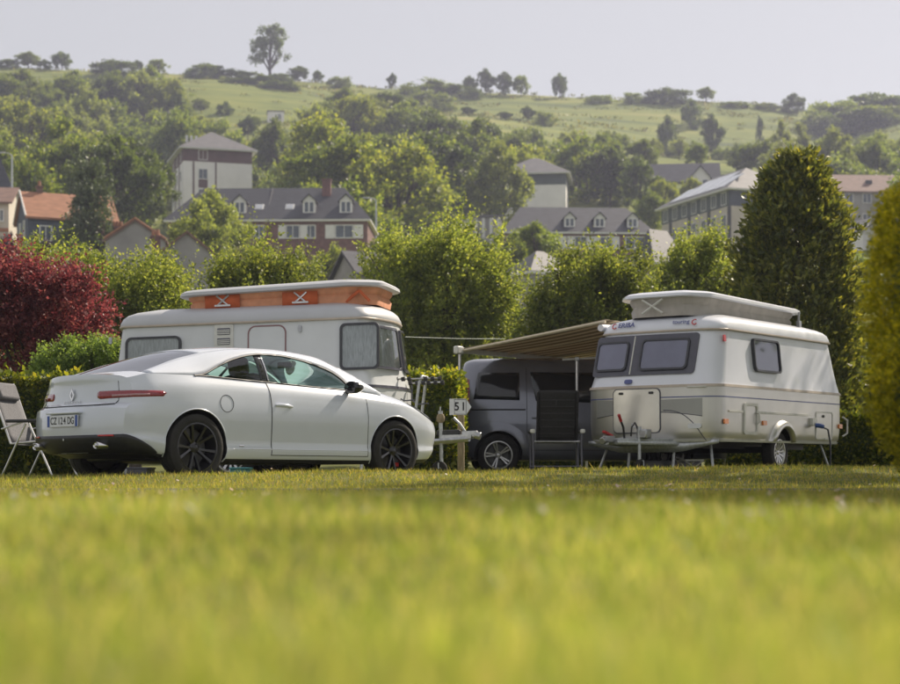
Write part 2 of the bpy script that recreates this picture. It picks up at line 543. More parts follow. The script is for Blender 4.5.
tag(o, 'short mown grass on the lawn around the lane and pitches', 'grass', kind='stuff')

# clover and daisy heads, which the lens melts into pale discs
rg = np.random.default_rng(8)
def flowers(n, y0, y1, r, seed, name, mat, label):
    rg = np.random.default_rng(seed)
    y = rg.uniform(y0, y1, n); x = rg.uniform(-1, 1, n) * (y * .36 + .9)
    ok = np.abs(y - 12.85) > .85
    x, y = x[ok], y[ok]; n = len(x)
    z = ground_z(x, y) + rg.uniform(.02, .05, n)
    t = np.linspace(0, 2 * np.pi, 7)[:-1]
    rr = rg.uniform(.6, 1.2, n) * r
    tilt = rg.normal(0, .4, (n, 2))
    v = np.empty((n, 6, 3))
    for k in range(6):
        cx, cy = np.cos(t[k]) * rr, np.sin(t[k]) * rr
        v[:, k] = np.stack([x + cx, y + cy, z + cx * tilt[:, 0] + cy * tilt[:, 1]], 1)
    o = fastmesh(name, v.reshape(-1, 3), 6, mat)
    tag(o, label, 'flowers', kind='stuff')
MT['clover'] = leafmat('clover_head', [(0, (.55, .42, .38)), (.6, (.66, .58, .48)), (1, (.70, .66, .6))], .4, (1.2, 1.1, 1.0))
flowers(330, 3.2, 7.0, .0095, 9, 'clover_flowers', MT['clover'], 'pale pink clover heads scattered through the verge grass')
flowers(160, 7.5, 22, .012, 10, 'daisies', MT['clover'], 'white daisies dotted over the mown lawn')

# rough tussocks and ant hills of the high meadow
def tussocks():
    rg = np.random.default_rng(12)
    n = 5200
    y = rg.uniform(385, 503, n); x = rg.uniform(-1, 1, n) * (y * .36)
    band = np.sin(y * .32 + x * .012) + .8 * np.sin(x * .05 + y * .06) + rg.normal(0, .5, n)
    ok = (band > .35) | (y > 492)
    x, y = x[ok], y[ok]; n = len(x)
    per = 10
    r = rg.uniform(.25, .95, n)
    px = np.repeat(x, per) + rg.normal(0, 1, n * per) * np.repeat(r, per); py_ = np.repeat(y, per) + rg.normal(0, .5, n * per)
    pos = np.stack([px, py_, ground_z(px, py_) + rg.uniform(-.1, .15, n * per)], 1)
    ax = rg.normal(0, .5, (n * per, 3)); ax[:, 2] = 1; ax /= np.linalg.norm(ax, axis=1, keepdims=True)
    v = leaf_quads(pos, ax, np.repeat(r, per) * rg.uniform(.5, 1.1, n * per), rg, .6)
    o = fastmesh('meadow_tussocks', v, 4, leafmat('tussock', [(0, (.05, .07, .02)), (.5, (.11, .125, .035)), (1, (.20, .18, .07))], .4, (2.2, 2.1, .8), vs=.03, vamp=.5))
    tag(o, 'rough grass tussocks over the hill meadow', 'grass', kind='stuff')

# ------------------------------------------------------------------ foliage
LEAF = {
 'maple':  leafmat('leaf_maple',  [(0, (0.078, 0.108, 0.032)), (.45, (0.142, 0.176, 0.049)), (.8, (0.203, 0.232, 0.065)), (1, (0.277, 0.290, 0.089))], .48, (2.7, 2.6, 1.1)),
 'lime':   leafmat('leaf_lime',   [(0, (0.086, 0.121, 0.028)), (.5, (0.147, 0.182, 0.041)), (1, (0.224, 0.241, 0.061))], .48, (3.0, 2.8, .8)),
 'bushy':  leafmat('leaf_bush',   [(0, (0.080, 0.123, 0.038)), (.5, (0.138, 0.196, 0.055)), (1, (0.217, 0.275, 0.087))], .42, (2.2, 2.2, .9)),
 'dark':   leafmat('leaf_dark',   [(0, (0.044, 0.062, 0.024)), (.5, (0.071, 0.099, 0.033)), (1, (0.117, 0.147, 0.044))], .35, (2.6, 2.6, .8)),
 'mid':    leafmat('leaf_mid',    [(0, (0.061, 0.092, 0.026)), (.5, (0.106, 0.141, 0.037)), (1, (0.173, 0.200, 0.054))], .42, (2.9, 2.8, .8)),
 'pale':   leafmat('leaf_pale',   [(0, (0.101, 0.131, 0.047)), (.5, (0.156, 0.186, 0.061)), (1, (0.220, 0.246, 0.085))], .45, (2.7, 2.6, .9)),
 'red':    leafmat('leaf_red',    [(0, (0.111, 0.034, 0.042)), (.5, (0.195, 0.058, 0.070)), (.85, (0.286, 0.104, 0.104)), (1, (0.403, 0.208, 0.169))], .40, (2.0, 1.25, 1.2)),
 'purple': leafmat('leaf_purple', [(0, (.025, .012, .018)), (.6, (.05, .022, .03)), (1, (.08, .04, .045))], .35, (1.6, 1.1, 1.0)),
 'cypress': leafmat('leaf_cypress', [(0, (0.061, 0.081, 0.030)), (.5, (0.112, 0.131, 0.043)), (.85, (0.185, 0.196, 0.055)), (1, (0.308, 0.294, 0.078))], .3, (2.7, 2.5, .8)),
 'gold':   leafmat('leaf_gold',   [(0, (0.154, 0.166, 0.022)), (.5, (0.334, 0.334, 0.033)), (1, (0.585, 0.530, 0.056))], .42, (2.6, 2.3, .4)),
 'hedge':  leafmat('leaf_hedge',  [(0, (0.046, 0.074, 0.015)), (.5, (0.100, 0.131, 0.024)), (.8, (0.169, 0.193, 0.034)), (1, (0.262, 0.246, 0.046))], .42, (3.0, 2.7, .7), vs=2.0),
 'spruce': leafmat('leaf_spruce', [(0, (0.054, 0.075, 0.039)), (.5, (0.087, 0.111, 0.057)), (1, (0.135, 0.162, 0.081))], .25, (1.5, 1.6, .8)),
}

def leaf_quads(pos, axis, size, rg, asp=.55, flat=.0):
    """rhombic leaves: pos (n,3) base, axis (n,3) unit direction, size (n,)"""
    n = len(pos)
    rnd = rg.normal(0, 1, (n, 3)); rnd[:, 2] *= (1 - flat)
    side = np.cross(axis, rnd); side /= (np.linalg.norm(side, axis=1, keepdims=True) + 1e-9)
    nor = np.cross(axis, side)
    s = size[:, None]
    fold = rg.uniform(-.18, .18, (n, 1)) * s
    v = np.empty((n, 4, 3))
    v[:, 0] = pos
    v[:, 1] = pos + axis * s * .5 + side * s * asp * .5 + nor * fold
    v[:, 2] = pos + axis * s
    v[:, 3] = pos + axis * s * .5 - side * s * asp * .5 + nor * fold
    return v.reshape(-1, 3)

tussocks()

def crown_points(lobes, n, rg, shell=.22, top=.25):
    L = np.array(lobes, float)
    A = (L[:, 3] * L[:, 4] * L[:, 5]) ** (2 / 3)
    w = rg.choice(len(L), n, p=A / A.sum())
    d = rg.normal(0, 1, (n, 3)); d[:, 2] += top * 1.2
    d /= np.linalg.norm(d, axis=1, keepdims=True)
    bumps = 1 + .13 * np.sin(5.1 * d[:, 0] + 1.7 * w) * np.sin(4.3 * d[:, 1] + w) + .10 * np.sin(9 * d[:, 2] + 6 * d[:, 0] + w * 2.1)
    r = (1 - np.abs(rg.normal(0, shell, n))).clip(.15, 1.1) * bumps
    p = L[w, :3] + d * r[:, None] * L[w, 3:6]
    # thin out what lies deep inside other lobes
    q = (p[:, None, :] - L[None, :, :3]) / L[None, :, 3:6]
    inside = np.min(np.linalg.norm(q, axis=2), axis=1)
    keep = rg.uniform(0, 1, n) < np.clip((inside - .25) * 2.2, .06, 1)
    return p[keep], d[keep]

def crown(lobes, n_twig, per, leaf, seed, twig=.35, up=.5, shell=.22, asp=.55, spread=.35, flat=0.0, clump=None, tuft=15, zs=.85):
    rg = np.random.default_rng(seed)
    # leafy clumps first, twigs gathered in them: light and dark tufts with gaps between
    cp_, cd = crown_points(lobes, max(24, int(n_twig / tuft)), rg, shell)
    cl = clump if clump else float(np.mean([l[3] for l in lobes])) * .30
    n = n_twig
    w = rg.integers(0, len(cp_), n)
    csz = rg.uniform(.5, 1.6, len(cp_))
    off = rg.normal(0, 1, (n, 3)); off /= np.linalg.norm(off, axis=1, keepdims=True)
    off *= (rg.uniform(0, 1, n) ** .5 * cl * csz[w])[:, None]
    off[:, 2] *= zs
    p = cp_[w] + off
    d = cd[w] * .7 + off / cl * .7
    ax = d + np.array([0, 0, up]) + rg.normal(0, .35, (n, 3))
    ax /= np.linalg.norm(ax, axis=1, keepdims=True)
    tl = twig * rg.uniform(.4, 1.3, n)
    t = rg.uniform(0, 1, (n, per))
    pos = p[:, None, :] + ax[:, None, :] * (t * tl[:, None])[:, :, None] + rg.normal(0, leaf * spread, (n, per, 3))
    la = ax[:, None, :] * .5 + rg.normal(0, .6, (n, per, 3)) + np.array([0, 0, -.1])
    la /= np.linalg.norm(la, axis=2, keepdims=True)
    sz = leaf * rg.uniform(.6, 1.25, (n, per)) * (1.1 - .4 * t)
    return leaf_quads(pos.reshape(-1, 3), la.reshape(-1, 3), sz.ravel(), rg, asp, flat)

def trunk_mesh(lobes, h0, r, seed, base=(0, 0), limbs=True):
    rg = random.Random(seed)
    mb = MB()
    L = sorted(lobes, key=lambda l: l[2])
    zt = max(l[2] for l in L)
    pts = []
    for k in range(7):
        t = k / 6
        pts.append((base[0] + rg.uniform(-.3, .3) * r * t, base[1] + rg.uniform(-.3, .3) * r * t, -.3 + (zt + .3) * t))
    mb.tube(pts, [r * (1.35 if k == 0 else 1.0 - .8 * k / 6) for k in range(7)], 9)
    if limbs:
        for l in L:
            z0 = min(max(h0, l[2] * .45), zt * .8)
            a = Vector((base[0], base[1], z0)); b = Vector(l[:3])
            m = a.lerp(b, .5) + Vector((0, 0, .12 * (b - a).length))
            mb.tube([a, a.lerp(m, .5), m, b, b + (b - a) * .35], [r * .5, r * .42, r * .32, r * .2, r * .06], 6)
            for q in range(3):
                e = b + Vector((rg.uniform(-1, 1) * l[3], rg.uniform(-1, 1) * l[4], rg.uniform(0, .9) * l[5])) * .75
                mb.tube([m, m.lerp(e, .5) + Vector((0, 0, .1)), e], [r * .22, r * .14, r * .04], 5)
    return mb

def tree(name, label, cat, loc, lobes, leafkey, n_twig, per, leaf, seed, r=.15, h0=1.2, group=None, **kw):
    t = thing(name, label, cat, loc, 0, group)
    trunk_mesh(lobes, h0, r, seed).build('trunk', MT['bark'], t, 60)
    fastmesh('crown', crown(lobes, n_twig, per, leaf, seed, **kw), 4, LEAF[leafkey], t)
    return t

def lobes_px(spec, Y, depth=1.0, ground=None):
    """crown lobes from photo ellipses (px, py, half-width, half-height): local metres about the first centre's column"""
    k = Y / FPX
    x0 = (spec[0][0] - CXP) * k
    g = gz(x0, Y) if ground is None else ground
    out = []
    rg = random.Random(int(spec[0][0]))
    for i, (px, py, rx, ry) in enumerate(spec):
        out.append(((px - spec[0][0]) * k, rg.uniform(-.35, .35) * rx * k * depth, (HYP - py) * k - g, rx * k, (rx * .5 + ry * .5) * k * depth, ry * k))
    return (x0, Y, g), out

# ---- the row of young trees behind the pitches
def near_tree(name, label, spec, Y, leafkey, n_twig, per, leaf, seed, r=.12, cat='tree', group=None, **kw):
    if name == 'maple_tree':                # shoots reach beyond the lobes
        spec = [(a, b + 19, c * .93, d * .93) for a, b, c, d in spec]
    loc, lobes = lobes_px(spec, Y)
    return tree(name, label, cat, loc, lobes, leafkey, n_twig, per, leaf, seed, r, .9, group, **kw)

near_tree('maple_tree', 'broad leafy light green tree rising behind the two caravans, tallest of its row',
          [(445, 290, 58, 58), (405, 290, 42, 42), (447, 232, 28, 30), (486, 290, 32, 44), (425, 340, 66, 50), (488, 345, 38, 45), (385, 262, 24, 26), (470, 248, 20, 22), (380, 335, 33, 45)],
          44, 'maple', 3600, 20, .115, 11, .16, twig=.75, up=1.5, zs=1.5, clump=.40, tuft=36, shell=.14)
near_tree('maple_tree', 'round light green tree behind the awning and the raised caravan roof',
          [(592, 295, 44, 45), (562, 303, 24, 34), (612, 275, 24, 26), (588, 262, 22, 22), (566, 282, 18, 18), (602, 335, 50, 45), (550, 342, 22, 28)],
          42, 'maple', 2800, 20, .11, 12, .14, twig=.7, up=1.5, zs=1.5, clump=.38, tuft=36, shell=.14)
near_tree('maple_tree', 'small yellow green tree between the raised caravan roof and the dark conifer',
          [(705, 262, 26, 28), (688, 268, 22, 26), (720, 258, 18, 22), (700, 300, 45, 40), (676, 290, 18, 30)],
          46, 'maple', 1800, 19, .115, 13, .12, twig=.7, up=1.5, zs=1.5, clump=.38, tuft=36, shell=.14)
near_tree('maple_tree', 'round yellow green tree just behind the orange trimmed raised roof',
          [(262, 286, 36, 32), (235, 296, 26, 30), (286, 281, 24, 26), (262, 262, 20, 18), (262, 325, 56, 45)],
          40, 'maple', 2400, 19, .105, 14, .13, twig=.65, up=1.5, zs=1.5, clump=.36, tuft=36, shell=.14)
near_tree('maple_tree', 'wide yellow green tree behind the red leaved shrub',
          [(135, 308, 42, 45), (100, 286, 28, 26), (160, 300, 30, 36), (60, 280, 32, 26), (130, 274, 24, 20), (90, 310, 40, 45), (165, 330, 30, 40), (30, 290, 30, 35)],
          38, 'maple', 3400, 19, .10, 15, .14, twig=.65, up=1.5, zs=1.5, clump=.36, tuft=36, shell=.14)
near_tree('red_shrub', 'dark red leaved shrub above the clipped hedge by the folding chair',
          [(30, 315, 44, 42), (70, 310, 34, 36), (10, 285, 26, 28), (55, 340, 46, 36), (85, 330, 24, 28), (-20, 310, 40, 50), (15, 350, 40, 34)],
          28, 'red', 3000, 12, .085, 16, .07, 'shrub', twig=.35, up=.5)
near_tree('round_bush', 'small fresh green bush between the red shrub and the parked car',
          [(78, 368, 30, 28), (100, 372, 22, 26), (60, 378, 26, 28), (95, 358, 16, 16), (115, 380, 26, 40)],
          25.5, 'bushy', 1900, 12, .06, 17, .05, 'bush', twig=.18, up=.6)

# ---- the dark conifer behind the right hand caravan
def conifer():
    Y = 38.0
    k = Y / FPX
    x0 = (797 - CXP) * k
    g = gz(x0, Y)
    t = thing('conifer_tree', 'tall dark green cone shaped conifer behind the caravan', 'tree', (x0, Y, g))
    rg = np.random.default_rng(21)
    hw = pchip([160, 168, 185, 215, 250, 300, 360, 440, 480], [0, 5, 17, 33, 45, 51, 54, 50, 40])
    n = 4600
    py = 481 - (481 - 166) * rg.uniform(0, 1, n) ** 1.05
    w = hw(py) * k
    a = rg.uniform(0, 2 * np.pi, n)
    lump = 1 + .11 * np.sin(3 * a + py * .09) + .13 * np.sin(8 * a - py * .16) + .10 * np.sin(17 * a + py * .27)
    r = w * lump * (1 - np.abs(rg.normal(0, .2, n))).clip(.2, 1)
    z = (HYP - py) * k - g
    p = np.stack([np.cos(a) * r, np.sin(a) * r, z], 1)
    d = np.stack([np.cos(a), np.sin(a), np.full(n, 1.15)], 1) + rg.normal(0, .25, (n, 3))
    d /= np.linalg.norm(d, axis=1, keepdims=True)
    per = 12
    tt = rg.uniform(0, 1, (n, per))
    pos = p[:, None] + d[:, None] * (tt * .42)[:, :, None] + rg.normal(0, .05, (n, per, 3))
    la = d[:, None] * .8 + rg.normal(0, .45, (n, per, 3)); la /= np.linalg.norm(la, axis=2, keepdims=True)
    fastmesh('crown', leaf_quads(pos.reshape(-1, 3), la.reshape(-1, 3), .15 * rg.uniform(.6, 1.3, n * per), rg, .42), 4, LEAF['cypress'], t)
    MB().tube([(0, 0, -.3), (.03, 0, 2), (0, .03, 4.5), (0, 0, 6.6)], [.22, .17, .10, .02], 9).build('trunk', MT['bark'], t, 60)
conifer()

# ---- clipped hedges: a twiggy core inside a skin of leaves
def hedge(name, label, path, half_w, h, leafkey, leaf, dens, seed, group=None, cat='hedge', round_top=.12):
    """path: ground points (x, y); leaves over top, sides and ends"""
    rg = np.random.default_rng(seed)
    path = [Vector((x, y, 0)) for x, y in path]
    c = path[0]
    t = thing(name, label, cat, (c.x, c.y, gz(c.x, c.y)), 0, group)
    z0 = gz(c.x, c.y)
    P_, D_ = [], []
    core = MB()
    for a, b in zip(path[:-1], path[1:]):
        d = b - a; L = d.length; u = d.normalized(); nrm = Vector((-u.y, u.x, 0))
        def put(n, f):
            s, w, z, dd = f(n)
            pts = np.array(a)[None] + s[:, None] * np.array(u)[None] + w[:, None] * np.array(nrm)[None]
            gg = ground_z(pts[:, 0], pts[:, 1])
            pts[:, 2] = gg + z
            P_.append(pts); D_.append(dd)
        nn = lambda k: np.tile(np.array(k, float), (1, 1))
        for sg in (-1, 1):
            put(int(L * h * dens), lambda n, sg=sg: ((s := rg.uniform(0, L, n)), sg * (half_w - np.abs(rg.normal(0, .05, n)) + .03 * np.sin(s * 5 + sg)), rg.uniform(.03, h, n), np.tile(np.array(nrm * sg) + np.array([0, 0, .35]), (n, 1))))
        put(int(L * 2 * half_w * dens * 1.5), lambda n: ((s := rg.uniform(0, L, n)), rg.uniform(-half_w, half_w, n), h - np.abs(rg.normal(0, .06, n)) + .04 * np.sin(s * 4.1) + rg.exponential(.025, n), np.tile(np.array([0, 0, 1.0]), (n, 1))))
        for s0, sg in ((0, -1), (L, 1)):
            put(int(2 * half_w * h * dens), lambda n, s0=s0, sg=sg: (s0 - sg * np.abs(rg.normal(0, .05, n)), rg.uniform(-half_w, half_w, n), rg.uniform(.03, h, n), np.tile(np.array(u) * sg + np.array([0, 0, .35]), (n, 1))))
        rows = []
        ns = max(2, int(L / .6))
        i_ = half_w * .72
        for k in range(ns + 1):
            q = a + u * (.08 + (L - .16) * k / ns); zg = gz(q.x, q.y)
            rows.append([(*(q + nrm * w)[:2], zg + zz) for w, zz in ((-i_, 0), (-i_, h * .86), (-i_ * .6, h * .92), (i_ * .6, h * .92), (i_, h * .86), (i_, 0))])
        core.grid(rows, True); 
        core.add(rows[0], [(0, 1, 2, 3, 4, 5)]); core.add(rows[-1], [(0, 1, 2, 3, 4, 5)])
    p = np.concatenate(P_); d = np.concatenate(D_)
    ax = d + rg.normal(0, .75, p.shape); ax /= np.linalg.norm(ax, axis=1, keepdims=True)
    v = leaf_quads(p, ax, leaf * rg.uniform(.6, 1.3, len(p)), rg, .6)
    v = v - np.array([c.x, c.y, z0])
    fastmesh('leaves', v, 4, LEAF[leafkey], t)
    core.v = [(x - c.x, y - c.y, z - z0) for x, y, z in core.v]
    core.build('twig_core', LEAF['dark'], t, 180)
    return t

hedge('clipped_hedge', 'clipped leafy hedge behind the grey folding chair', [(-9.5, 22.6), (-4.75, 22.55)], .38, 1.33, 'hedge', .075, 1500, 31)
hedge('clipped_hedge', 'clipped hedge end beside the dark van and the number post', [(-.34, 23.9), (-.27, 24.9), (-.4, 29.5)], .46, 1.36, 'hedge', .08, 1300, 32)
hedge('clipped_hedge', 'low clipped hedge behind the caravan with the power lead', [(4.6, 31.0), (8.4, 30.0)], .45, .95, 'hedge', .085, 1100, 33)
hedge('clipped_hedge', 'long dim hedge closing off the pitches behind the dark van', [(.6, 33.0), (4.6, 33.0)], .5, 1.4, 'hedge', .10, 700, 34)

# ---- golden shrub at the right edge, close to the lens
def gold_shrub():
    Y = 8.6
    k = Y / FPX
    x0 = (981 - CXP) * k
    g = gz(x0, Y)
    t = thing('golden_conifer', 'tall clipped golden conifer beside the lane, growing close to the lens', 'shrub', (x0, Y, g))
    rg = np.random.default_rng(41)
    hw = pchip([178, 186, 200, 230, 300, 380, 420, 445, 462, 485], [20, 66, 88, 99, 104, 104, 96, 88, 76, 66])
    n = 7600
    py = rg.uniform(180, 485, n)
    a = rg.uniform(0, 2 * np.pi, n)
    r = hw(py) * k * (1 + .05 * np.sin(4 * a + py * .05) + .045 * np.sin(19 * a - py * .3) + .03 * np.sin(31 * a + py * .55)) * (1 - np.abs(rg.normal(0, .08, n)))
    z = (HYP - py) * k - g
    p = np.stack([np.cos(a) * r, np.sin(a) * r, z], 1)
    d = np.stack([np.cos(a), np.sin(a), np.full(n, .9)], 1) + rg.normal(0, .3, (n, 3)); d /= np.linalg.norm(d, axis=1, keepdims=True)
    per = 9
    tt = rg.uniform(0, 1, (n, per))
    pos = p[:, None] + d[:, None] * (tt * .055)[:, :, None] + rg.normal(0, .008, (n, per, 3))
    la = d[:, None] * .8 + rg.normal(0, .5, (n, per, 3)); la /= np.linalg.norm(la, axis=2, keepdims=True)
    fastmesh('crown', leaf_quads(pos.reshape(-1, 3), la.reshape(-1, 3), .026 * rg.uniform(.6, 1.3, n * per), rg, .42), 4, LEAF['gold'], t)
    MB().tube([(0, 0, -.1), (.01, 0, .5), (0, .02, 1.2)], [.05, .04, .015], 8).build('trunk', MT['bark'], t, 60)
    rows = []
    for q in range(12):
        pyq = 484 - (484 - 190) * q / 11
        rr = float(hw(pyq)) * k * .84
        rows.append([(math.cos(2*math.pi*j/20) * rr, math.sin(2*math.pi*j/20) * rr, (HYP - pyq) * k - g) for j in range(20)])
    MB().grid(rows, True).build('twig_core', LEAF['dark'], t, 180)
gold_shrub()

# the trees along the lane, outside the picture on the right, whose shadow lies over the lawn
for i, (x, y, h) in enumerate(((11.0, 14.6, 1.6), (11.6, 20.4, 1.75), (13.4, 26.8, 1.4), (14.8, 34.0, 1.5))):
    L = [(0, 0, 5.2, 2.3, 2.4, 1.9), (-1.4, .3, 4.4, 1.6, 1.8, 1.5), (1.5, -.4, 4.5, 1.7, 1.8, 1.5), (.2, .3, 6.9, 1.7, 1.7, 1.4), (-.5, -1.5, 4.1, 1.6, 1.6, 1.4), (0, 1.6, 4.6, 1.6, 1.7, 1.5)]
    tree('lane_tree', ('first', 'second', 'third', 'fourth')[i] + ' leafy tree of the row along the lane, counted from the lane end', 'tree', (x, y, gz(x, y)),
         [tuple(v * h for v in l) for l in L], 'mid', 1500, 12, .22, 43 + i, .17, 1.6, 'trees along the lane', twig=.6)

# ------------------------------------------------------------------ the white coupe
def bool_cut(o, cutters, mats_inside=None):
    for c in cutters:
        m = o.modifiers.new('cut', 'BOOLEAN'); m.operation = 'DIFFERENCE'; m.object = c; m.solver = 'EXACT'
    dg = bpy.context.evaluated_depsgraph_get()
    me = bpy.data.meshes.new_from_object(o.evaluated_get(dg))
    o.modifiers.clear()
    old = o.data; me.name = old.name
    o.data = me
    for c in cutters:
        bpy.data.objects.remove(c)
    return o

def arch_cutters(centres, r, y0, y1):
    out = []
    for (cx, cz) in centres:
        for sg in (-1, 1):
            mb = MB()
            n = 48
            ring_ = [(cx + r * math.cos(2*math.pi*k/n), cz + r * math.sin(2*math.pi*k/n)) for k in range(n)]
            mb.prism([(x, sg * y0, z) for x, z in ring_], (0, sg * (y1 - y0), 0))
            out.append(mb.build('cutter', MT['black_plastic'], None, 30))
    return out

def paint_arches(o, centres, r, ymax, slot=1):
    for p in o.data.polygons:
        c = p.center
        p.material_index = slot if p.normal.z < -.7 and c.z < .5 else 0
        for (cx, cz) in centres:
            if math.hypot(c.x - cx, c.z - cz) < r + .004 and abs(c.y) < ymax and abs(p.normal.y) < .999 and math.hypot(c.x - cx, c.z - cz) > r - .02 and abs(p.normal.y) < .5:
                p.material_index = slot
            elif math.hypot(c.x - cx, c.z - cz) < r and abs(p.normal.y) > .98 and abs(c.y) < ymax - .12:
                p.material_index = slot

def wheel(parent, loc, side, R_, rim_r, width, rim_mat, spokes='dark', steer=0.0):
    """wheel with its outer face towards side (+1 / -1 in local y); parts hang under the wheel's tyre-carrying node"""
    Mx = Matrix.Rotation(-math.pi / 2 * side, 4, 'X')              # local z -> outwards
    mb = MB()
    w = width / 2
    prof = [(rim_r, -w * .92), (rim_r + .02, -w), (R_ - .03, -w * 1.02), (R_ - .008, -w * .9), (R_, -w * .72), (R_, -w * .26), (R_ - .008, -w * .25), (R_ - .008, -w * .2), (R_, -w * .19),
            (R_, w * .19), (R_ - .008, w * .2), (R_ - .008, w * .25), (R_, w * .26), (R_, w * .72), (R_ - .008, w * .9), (R_ - .03, w * 1.02), (rim_r + .03, w * 1.04), (rim_r + .008, w * .98), (rim_r, w * .9)]
    mb.lathe(prof, 48, Mx)
    ty = mb.build('wheel', MT['rubber'], parent, 30)
    ty.location = loc
    ty.rotation_euler = (0, R(random.uniform(0, 40)), steer)
    rm = MB().lathe([(rim_r + .004, w * .97), (rim_r - .012, w * .98), (rim_r - .02, w * .86), (rim_r - .035, -w * .2), (rim_r - .03, -w * .9)], 48, Mx)
    fz = w * .62
    if spokes == 'dark':
        k5 = 5
        for k in range(k5):
            for s in (-1, 1):
                a0 = 2*math.pi*k/k5 + s * .12; a1 = 2*math.pi*k/k5 + s * .26
                p0 = Vector((math.cos(a0) * .045, math.sin(a0) * .045, fz - .01)); p1 = Vector((math.cos(a1) * (rim_r - .012), math.sin(a1) * (rim_r - .012), fz + .035))
                d = (p1 - p0).normalized(); q = Vector((-d.y, d.x, 0)).normalized()
                vs = []
                for (p, wd) in ((p0, .016), (p0.lerp(p1, .5), .0135), (p1, .019)):
                    vs += [p - q * wd + Vector((0, 0, -.03)), p - q * wd * .8, p + q * wd * .8, p + q * wd + Vector((0, 0, -.03))]
                fs = []
                for i in range(2):
                    for j in range(4):
                        fs.append((i*4 + j, i*4 + (j+1) % 4, (i+1)*4 + (j+1) % 4, (i+1)*4 + j))
                rm.add([Mx @ v for v in vs], fs)
    else:
        k5 = spokes
        for k in range(k5):
            a = 2*math.pi*k/k5
            for s in ((-1, 1) if k5 < 8 else (0,)):
                a0 = a + s * .16; a1 = a + s * .13
                p0 = Vector((math.cos(a0) * .04, math.sin(a0) * .04, fz)); p1 = Vector((math.cos(a1) * (rim_r - .01), math.sin(a1) * (rim_r - .01), fz + .02))
                d = (p1 - p0).normalized(); q = Vector((-d.y, d.x, 0)).normalized()
                wd = .011 if k5 < 8 else .016
                vs = []
                for p, ww in ((p0, wd * .8), (p1, wd * 1.35)):
                    vs += [p - q * ww + Vector((0, 0, -.025)), p - q * ww * .8, p + q * ww * .8, p + q * ww + Vector((0, 0, -.025))]
                rm.add([Mx @ v for v in vs], [(j, (j+1) % 4, 4 + (j+1) % 4, 4 + j) for j in range(4)])
    rm.build('rim', rim_mat, ty, 30)
    MB().lathe([(.001, fz + .012), (.026, fz + .010), (.034, fz), (.058, fz - .012), (.062, fz - .05)], 24, Mx).build('hub_cap', rim_mat, ty, 30)
    MB().lathe([(.05, -.02), (rim_r * .78, -.02), (rim_r * .78, -.035), (.05, -.035)], 32, Mx).build('brake_disc', MT['steel_dark'], ty, 30)
    MB().lathe([(.001, -w * .5), (rim_r - .03, -w * .5)], 32, Mx).build('back_plate', MT['black_plastic'], ty, 30)
    return ty

